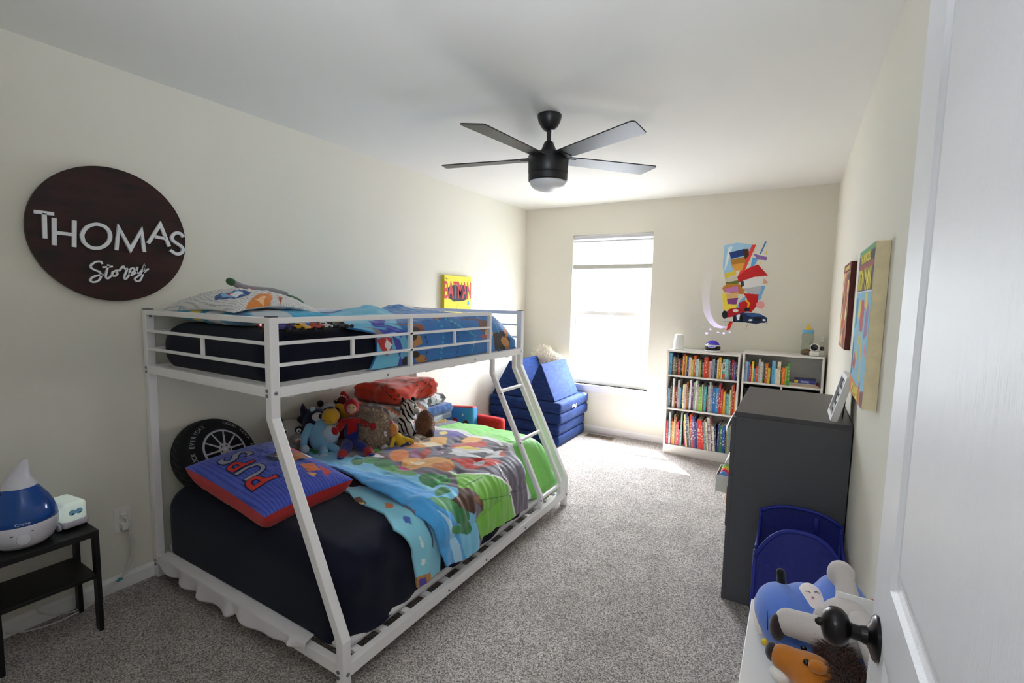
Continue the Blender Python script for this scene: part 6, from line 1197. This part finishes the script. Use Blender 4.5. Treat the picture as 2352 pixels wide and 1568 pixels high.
for i,j in zip(*np.nonzero(keep)): F.append((vid(i,j),vid(i+1,j),vid(i+1,j+1),vid(i,j+1)))
Cc=np.zeros((len(V),3)); m_=idx>=0; Cc[idx[m_]]=C[m_]
dcl.V=V; dcl.F=[tuple(int(a) for a in f) for f in F]; dcl.M=[0]*len(F)
wd=dcl.build('wall_decal',painted('decal_print',rough=.6,sheen=0,bump=0),merge=False,recalc=False,colors=Cc,thick=.0008); tag(wd,'large colourful vinyl wall sticker with a blue car and a red racing car','wall sticker')
pjl=bpy.data.lights.new('projector_beam','SPOT'); pjo=bpy.data.objects.new('projector_beam',pjl); COL.objects.link(pjo); pjl.energy=2.2; pjl.spot_size=math.radians(110); pjl.spot_blend=.15; pjl.shadow_soft_size=.0
src=Vector((2.083,4.62,1.105)); pjo.location=src; pjo.rotation_euler=Vector((0,1,.5)).to_track_quat('-Z','Y').to_euler()
pjl.use_nodes=True; nt=pjl.node_tree; em=nt.nodes['Emission']; tcg=nt.nodes.new('ShaderNodeTexCoord')
def spot_mask():
    # shapes on the slide: bright dots and a crescent, given as directions to points of the wall
    acc=None; rot=pjo.rotation_euler.to_matrix().transposed()
    def mth(op,a,b_=0):
        q_=nt.nodes.new('ShaderNodeMath'); q_.operation=op
        for i,x in enumerate((a,b_)):
            if isinstance(x,(int,float)): q_.inputs[i].default_value=x
            else: nt.links.new(x,q_.inputs[i])
        return q_.outputs[0]
    def disc_(x,z,r):
        d=(rot@(Vector((x,D,z))-src)); L=d.length; d.normalize(); dp=nt.nodes.new('ShaderNodeVectorMath'); dp.operation='DOT_PRODUCT'; nrm=nt.nodes.new('ShaderNodeVectorMath'); nrm.operation='NORMALIZE'; nt.links.new(tcg.outputs['Normal'],nrm.inputs[0]); nt.links.new(nrm.outputs[0],dp.inputs[0]); dp.inputs[1].default_value=d
        return mth('GREATER_THAN',dp.outputs['Value'],math.cos(math.atan(r/L)))
    col=None
    moon=mth('MULTIPLY',disc_(2.12,1.36,.17),mth('SUBTRACT',1,disc_(2.175,1.39,.175))); tot=moon
    for x,z,r in ((2.0,1.14,.012),(2.03,1.18,.009),(2.06,1.2,.005),(2.1,1.155,.007),(2.15,1.15,.011),(2.2,1.16,.008),(2.05,1.145,.004),(2.12,1.19,.004),(1.97,1.2,.006),(2.17,1.2,.005),(1.93,1.16,.006)): tot=mth('MAXIMUM',tot,disc_(x,z,r))
    return mth('MULTIPLY',tot,1.0)
nt.links.new(spot_mask(),em.inputs['Strength']); em.inputs[0].default_value=(.55,.45,1,1)
# ================================================================ dresser
dm=mat('dresser_grey','55555a',.55,spec=.35,bump=.08,scale=200); dtop=mat('dresser_top','47464a',.42,spec=.45)
ds=thing('dresser','tall dark grey chest of drawers against the right wall','dresser',(2.74,2.8,0)); ex0,ex1,ey0,ey1=2.512,2.962,2.405,3.19
for y in (ey0,ey1-.018): MB().box(ex0+.002,ex1,y,y+.018,0,.908).build('side_panel',dm,ds,bevel=.001)
MB().box(ex0-.004,ex1,ey0-.002,ey1+.002,.908,.930).build('top_panel',dtop,ds,bevel=.0015); MB().box(ex1-.01,ex1-.002,ey0+.018,ey1-.018,.05,.908).build('back_panel',dm,ds)
MB().box(ex0-.016,ex0+.002,ey0,ey1,0,.06).build('plinth',dm,ds,bevel=.001); MB().box(ex0+.002,ex1-.01,ey0+.018,ey1-.018,.05,.065).build('bottom_panel',dm,ds)
for z0,z1 in ((.064,.338),(.342,.618),(.622,.902)):
    d=MB().box(ex0-.016,ex0+.002,ey0+.001,ey1-.001,z0,z1).build('drawer',dm,ds,bevel=.0015); MB().box(ex0+.002,ex0+.40,ey0+.03,ey1-.03,z0+.02,z1-.06).build('drawer_box',dm,d)
# small items hung over the drawer fronts
cd_=thing('hanging_caddy','white plastic caddy of small colourful toys hung on the dresser drawers','caddy',(2.465,2.56,.50)); wp=mat('caddy_white','e4e4de',.45)
b=MB(); b.box(2.432,2.436,2.48,2.66,.50,.585).box(2.492,2.4955,2.48,2.66,.50,.62).box(2.436,2.492,2.48,2.484,.50,.585).box(2.436,2.492,2.656,2.66,.50,.585).box(2.436,2.492,2.484,2.656,.50,.504); b.build('caddy_body',wp,cd_,merge=False,bevel=.001)
for i,(h,y) in enumerate((('5a8ad0',2.51),('e03060',2.55),('e8b030',2.59),('8cc060',2.63))): MB().ell((2.464,y,.575),(.022,.018,.022)).build('toy_block',mat('block_'+h,h,.5),cd_,smooth=True)
st_=thing('brown_strap','brown strap with pale studs hanging down the dresser drawer front','strap',(2.490,2.47,.33)); MB().box(2.488,2.4955,2.455,2.49,.345,.54).build('strap_band',mat('leather_brown','8a5230',.6,bump=.3,scale=200),st_)
for z in (.38,.43,.48): MB().lathe([(.005,0),(.003,.003),(.0005,.0035)],(2.488,2.472,z),12,Matrix.Rotation(math.radians(-90),3,'Y')).build('stud',MATS['tag_white'],st_,smooth=True)
ps=MB().grid(lambda u,v:(2.494-.045*v*(1-v*.2)*(.3+.7*math.sin(math.pi*min(1,u+.15))),2.43+.42*u,.895-.075*v),14,6); tag(ps.build('paper_sheet',mat('paper_white','f2f2f0',.8),thick=.0006,merge=False),'white sheet of paper stuck out from the front of the top dresser drawer','paper')
ps=MB().grid(lambda u,v:(2.495-.03*v,2.50+.2*u,.70-.06*v),8,4); tag(ps.build('paper_sheet',MATS['paper_white'],thick=.0006,merge=False),'small white paper sticking out from the middle dresser drawer','paper')
# photo frame
fr=thing('picture_frame','white framed letter sign leaning on the dresser top against the right wall','picture frame',(2.90,2.50,.9305)); 
Lx=math.atan2(.045,.185); RF=Matrix.Rotation(Lx,3,'Y'); FC=Vector((2.882,2.56,.9315)); fw_,fh_=.115,.205
def fp_(x,y,z): return FC+RF@Vector((x,y,z))
def fbox(x0,x1,y0_,y1_,z0,z1): 
    b=MB(); b.box(x0,x1,y0_,y1_,z0,z1); b.V=[tuple(fp_(*v)) for v in b.V]; return b
b=MB()
for a in ((0,.026,-fw_,-fw_+.022,0,fh_),(0,.026,fw_-.022,fw_,0,fh_),(0,.026,-fw_+.022,fw_-.022,0,.022),(0,.026,-fw_+.022,fw_-.022,fh_-.022,fh_)): q_=fbox(*a); b.add(q_.V,q_.F)
b.build('frame_border',mat('frame_white','dfdfe2',.4),fr,merge=False,bevel=.001)
fbox(.010,.014,-fw_+.02,fw_-.02,.02,fh_-.02).build('letter_board',mat('felt_dark','3c3c44',.9),fr)
b=MB(); rnd=random.Random(4)
for k in range(4):
    z=.17-.038*k; y=-.07+.03*(k%2)
    for j in range(4): q_=fbox(.0085,.010,y+j*.034,y+j*.034+rnd.choice((.018,.024,.012)),z-.022,z); b.add(q_.V,q_.F)
b.build('board_tile',mat('tile_white','d8d8dc',.5),fr,merge=False)
b=MB(); b.V=[tuple(fp_(*v)) for v in ((.026,-.02,.15),(.026,.02,.15),(.05,-.02,.012),(.05,.02,.012))]; b.F=[(0,1,3,2)]; b.M=[0]; b.build('easel_leg',mat('frame_back','8a5a4a',.7),fr,thick=.002,recalc=False)
# ================================================================ canvases on the right wall
ic=thing('comic_canvas','large canvas print with yellow title lettering on the right wall above the dresser','canvas print',(W-.02,2.08,1.10)); ya,yb,z0,z1=1.86,2.30,1.10,1.642
def v_(y,z): return (yb-(yb-ya)*y,z0+(z1-z0)*z)   # y: 0 far .. 1 near as read from the room
def pp(c,*q): return ('p',c,[v_(*a) for a in q])
pats=[pp('5f9a58',(0,.965),(1,.965),(1,1),(0,1)),pp('4a3a44',(0,.72),(1,.72),(1,.965),(0,.965)),pp('8f3038',(.03,.86),(.97,.86),(.97,.90),(.03,.90)),('l','d8dfe6',[v_(0,.715),v_(1,.715)],.005),pp('b0454a',(.40,.45),(.62,.45),(.66,.60),(.58,.66),(.44,.66),(.36,.58)),pp('d9c552',(.22,.55),(.38,.52),(.42,.64),(.28,.66)),pp('d9c552',(.62,.62),(.8,.6),(.78,.70),(.64,.71)),pp('c8b84a',(.42,.45),(.5,.45),(.36,.18),(.28,.2)),pp('c8b84a',(.54,.45),(.62,.45),(.72,.15),(.64,.13)),
 pp('a84a50',(.1,.2),(.3,.16),(.34,.24),(.2,.3)),pp('a84a50',(.68,.06),(.8,.04),(.78,.14),(.7,.14)),pp('8f6fa0',(.72,.4),(.95,.45),(.9,.66),(.76,.58)),pp('d07f8a',(.8,.34),(.95,.3),(.9,.42)),pp('3f7fa8',(.05,.45),(.2,.5),(.18,.68),(.05,.66)),pp('3a5a78',(.02,.1),(.12,.15),(.1,.4),(.02,.4)),pp('c87838',(0,.0),(1,.0),(1,.02),(1,.075),(0,.12)),pp('7a3a38',(.82,0),(1,0),(1,.11),(.82,.09))]
canvas(ic,W-.040,W-.001,ya,yb,z0,z1,mat('canvas_tan_side','eddfba',.75,var=.07,vscale=30),'7db4cc',pats)
cyl_=mat('canvas_letter_yellow','dcc83c',.7); XR=W-.0405; ny=(0,-1,0)
text('title_lettering','THE INVINCIBLE',.042,(XR,v_(.46,.93)[0],v_(.46,.932)[1]),ny,(0,0,1),cyl_,ic,.0006,.002,sx=.95)
text('title_lettering','IRON MAN',.105,(XR,v_(.48,.79)[0],v_(.48,.788)[1]),ny,(0,0,1),cyl_,ic,.0006,.003,sx=.72)
text('caption_lettering','POWER!',.055,(XR,v_(.45,.05)[0],v_(.45,.045)[1]),ny,(0,0,1),cyl_,ic,.0006,.003,sx=1.1)
c2_=thing('small_canvas','smaller dark edged canvas print on the right wall nearer the window corner','canvas print',(W-.012,3.08,1.21)); ya,yb,z0,z1=2.88,3.27,1.212,1.655
def mosaic(P,C):
    n=np.array([noise.noise(Vector((p[0]*11,p[1]*9,3))) for p in P]); k=np.array([noise.noise(Vector((p[0]*16,p[1]*13,8))) for p in P])
    for lo,h in ((-1,'8a4038'),(-.25,'a05a40'),(-.08,'b88a58'),(.04,'5f7a4c'),(.16,'c06048'),(.3,'d8c08a')): C[n>lo]=rgb(h)
    C[k>.32]=rgb('b03030'); C[k<-.34]=rgb('4a2c30'); C[P[:,1]>z1-.045]=rgb('6a2a24'); C[(P[:,1]>z1-.035)&(P[:,1]<z1-.012)&(np.abs(P[:,0]-(ya+yb)/2)<.14)]=rgb('b8a040'); return C
canvas(c2_,W-.024,W-.001,ya,yb,z0,z1,mat('canvas_maroon_side','5a2622',.7),'8a5a40',[],extra=mosaic)
# ================================================================ pop-up laundry hamper
lh=thing('laundry_hamper','blue mesh pop-up laundry hamper between the dresser and the white shelf','hamper',(2.79,2.19,0)); hm=mat('hamper_binding','1a2888',.6,bump=.3,scale=600)
def meshm():
    m=bpy.data.materials.new('hamper_mesh'); m.use_nodes=True; nt=m.node_tree; b=nt.nodes['Principled BSDF']; b.inputs['Base Color'].default_value=rgb('172380')+(1,); b.inputs['Roughness'].default_value=.5
    tc=nt.nodes.new('ShaderNodeTexCoord'); vo=nt.nodes.new('ShaderNodeTexVoronoi'); vo.inputs['Scale'].default_value=330; nt.links.new(tc.outputs['Object'],vo.inputs['Vector'])
    g=nt.nodes.new('ShaderNodeMath'); g.operation='GREATER_THAN'; g.inputs[1].default_value=.36; nt.links.new(vo.outputs['Distance'],g.inputs[0]); nt.links.new(g.outputs[0],b.inputs['Alpha']); return m
hmm=meshm(); hx0,hx1,hy0,hy1,hz=2.645,2.948,2.035,2.345,.545
def arch(u,z0_,z1_): return z0_+(z1_-z0_)*(1-abs(2*u-1)**2.6)
def panel(fn,name): return MB().grid(fn,24,10).build(name,hmm,lh,smooth=True,merge=False,recalc=False)
panel(lambda u,v:(hx0+(hx1-hx0)*u,hy0-.018*math.sin(math.pi*u)*v,.004+v*arch(u,.43,hz+.03)),'mesh_front'); panel(lambda u,v:(hx0+(hx1-hx0)*u,hy1+.012*math.sin(math.pi*u)*v,.004+v*arch(u,.50,hz-.005)),'mesh_back')
panel(lambda u,v:(hx0-.006*math.sin(math.pi*u),hy0+(hy1-hy0)*u,.004+v*arch(u,.47,.44)),'mesh_side'); panel(lambda u,v:(hx1+.004*math.sin(math.pi*u),hy0+(hy1-hy0)*u,.004+v*arch(u,.47,.44)),'mesh_side')
MB().box(hx0,hx1,hy0,hy1,.002,.006).build('hamper_floor',hm,lh)
def bind(pts,name='binding',r=.006): return MB().tube(pts,r,8).build(name,hm,lh,smooth=True)
U=np.linspace(0,1,17)
bind([(hx0+(hx1-hx0)*u,hy0-.018*math.sin(math.pi*u),.004+arch(u,.43,hz+.03)) for u in U],r=.008); bind([(hx0+(hx1-hx0)*u,hy1+.012*math.sin(math.pi*u),.004+arch(u,.50,hz-.005)) for u in U],r=.008)
for x in (hx0,hx1): bind([(x,hy0+(hy1-hy0)*u,.004+arch(u,.47,.44)) for u in U])
for x in (hx0,hx1):
    for y,zt in ((hy0,.46),(hy1,.515)): bind([(x,y,.006),(x,y,zt)],'corner_edge',.007)
MB().grid(lambda u,v:(2.85+.014*u,hy1-.004-.01*math.sin(v*3),.525-.075*v),2,6).build('carry_strap',hm,lh,thick=.003)
MB().box(hx0-.004,hx0-.001,hy0+.004,hy0+.016,.12,.30).build('side_trim',mat('trim_teal','2f8aa8',.5,var=.5,vscale=90),lh)
lc=soft('laundry',[('e',(2.77,2.19,.09),(.11,.12,.07)),('e',(2.82,2.16,.13),(.09,.1,.07),(0,.4,0))],mat('laundry_blue','2a3a98',.9,bump=.5,scale=200),None,.012); tag(lc,'crumpled dark clothes inside the blue mesh laundry hamper','laundry')
# ================================================================ white low shelf in the foreground and toys on it
ws=thing('white_shelf_unit','low white shelf unit in the front right corner behind the open door','shelf unit',(2.81,1.20,0)); sx0,sx1,sy0,sy1,szt=2.668,2.958,.965,1.432,.60
MB().box(sx0,sx1,sy0,sy1,szt-.018,szt).build('top_panel',wl,ws,bevel=.0015)
for y in (sy0,sy1-.016): MB().box(sx0+.002,sx1,y,y+.016,0,szt-.018).build('side_panel',wl,ws,bevel=.001)
for z in (.02,.29): MB().box(sx0+.006,sx1,sy0+.016,sy1-.016,z,z+.016).build('shelf',wl,ws)
MB().box(sx1-.006,sx1-.001,sy0+.016,sy1-.016,.036,szt-.018).build('back_panel',wl,ws)
cu=thing('blue_cushion_toy','bright blue plush cushion toy with a sleepy face patch on the white shelf unit','plush toy',(2.80,1.30,.601)); bl=fuzz('plush_bright_blue','5578cc',.35,500); pk=fuzz('plush_cream_white','e4d9d6',.3,500)
soft('plush_body',[('e',(2.745,1.27,.672),(.064,.105,.066),(0,0,.2)),('e',(2.79,1.31,.675),(.06,.09,.062)),('e',(2.865,1.33,.69),(.062,.10,.085),(0,0,.15)),('e',(2.835,1.25,.665),(.085,.10,.06))],bl,cu,.007)
fcp=soft('face_patch',[('e',(2.805,1.29,.722),(.030,.050,.020),(.35,-.2,.25))],pk,cu,.004,label='cream face patch')
for p,s_ in (((2.794,1.285,.7425),1),((2.812,1.29,.7445),1)): MB().tube([Vector(p)+Vector((-.005,0,0)),Vector(p)+Vector((0,.003,.0008)),Vector(p)+Vector((.005,0,0))],.0009,6).build('closed_eye',mat('stitch_dark','3a3040',.8),fcp,smooth=True)
MB().ell((2.803,1.268,.7415),(.003,.004,.0015)).build('mouth',mat('stitch_pink','c86a80',.8),fcp,smooth=True)
soft('antenna',[('t',[(2.741,1.318,.705),(2.737,1.326,.735),(2.734,1.327,.752)],[.011,.012,.012])],blackp,cu,.004,label='black stub on top')
soft('white_end',[('e',(2.694,1.27,.655),(.014,.06,.038),(0,0,.2))],pk,cu,.005,label='white ribbed end')
b=MB()
for k in range(3): b.tube([(2.712+.028*k,1.195-.002*k,.728-.012+.004*k),(2.714+.028*k,1.172,.712+.003*k),(2.716+.028*k,1.163,.69)],.0012,6)
b.build('stitched_line',MATS['stitch_dark'],cu,smooth=True,merge=False)
MB().ell((2.712,1.168,.655),(.008,.004,.009)).build('yellow_badge',mat('badge_yellow','d8b840',.8),cu,smooth=True); MB().ell((2.925,1.33,.735),(.004,.010,.010)).build('red_badge',mat('badge_red','c83c3c',.8),cu,smooth=True)
gy=thing('grey_plush','long limbed light grey plush toy sprawled over the blue cushion toy','plush toy',(2.87,1.17,.66)); gg=fuzz('plush_warm_grey','b9b2b0',.4,500)
soft('plush_body',[('e',(2.87,1.20,.735),(.055,.075,.05),(0,0,.3)),('e',(2.845,1.155,.735),(.04,.05,.045)),('t',[(2.875,1.25,.745),(2.868,1.30,.775),(2.858,1.33,.785)],[.03,.022,.030]),('e',(2.862,1.345,.785),(.030,.036,.020),(.3,0,0))],gg,gy,.006)
soft('leg',[('t',[(2.83,1.13,.745),(2.785,1.135,.742),(2.755,1.14,.738)],[.032,.030,.029])],gg,gy,.005); soft('arm',[('t',[(2.835,1.175,.745),(2.822,1.17,.757)],[.021,.023])],gg,gy,.005)
soft('leg',[('t',[(2.885,1.17,.765),(2.90,1.12,.765),(2.912,1.075,.745)],[.026,.026,.028])],gg,gy,.005); soft('hoof',[('e',(2.735,1.135,.722),(.018,.022,.032))],fuzz('plush_plum','2c2024'),gy,.005,label='dark foot')
MB().box(2.845,2.925,1.238,1.242,.745,.788).build('paper_card',MATS['tag_white'],gy)
hs_=thing('plush_horse','brown plush horse with a shaggy dark mane lying on the white shelf unit','plush toy',(2.82,1.05,.601)); tnm=fuzz('plush_caramel','b06a20',.5,420); mane=fuzz('plush_mane','3a1f18',.9,200)
soft('head',[('e',(2.803,1.05,.695),(.042,.040,.042)),('t',[(2.79,1.058,.695),(2.765,1.068,.697),(2.75,1.073,.697)],[.038,.030,.027]),('e',(2.81,1.01,.665),(.045,.045,.045))],tnm,hs_,.005)
soft('muzzle',[('e',(2.728,1.082,.697),(.014,.021,.020))],fuzz('plush_plum','2c2024'),hs_,.004,label='dark nose'); soft('chin',[('e',(2.748,1.060,.668),(.024,.022,.016))],whitep,hs_,.004,label='white chin')
soft('ear',[('e',(2.806,1.02,.737),(.020,.012,.013),(0,.3,.4))],tnm,hs_,.004); soft('ear',[('e',(2.845,1.00,.70),(.013,.012,.040),(.5,.3,0))],tnm,hs_,.004)
MB().ell((2.788,1.033,.731),(.006,.0075,.005)).build('eye',pup,hs_,smooth=True); MB().ell((2.784,1.088,.722),(.006,.005,.006)).build('eye',pup,hs_,smooth=True)
soft('plush_body',[('e',(2.885,1.05,.655),(.06,.075,.055))],mane,hs_,.006,label='dark brown body')
fur('mane',[((2.852,1.055,.70),(.022,.045,.038),(0,0,0)),((2.875,1.03,.69),(.045,.06,.040),(0,0,0)),((2.838,1.10,.715),(.02,.02,.03),(0,0,0))],2200,.026,mat('mane_hair','3f231b',.8,sheen=.2),hs_,.0008,.25)
soft('foreleg',[('t',[(2.80,1.0,.64),(2.765,.995,.632)],[.028,.026])],tnm,hs_,.005)
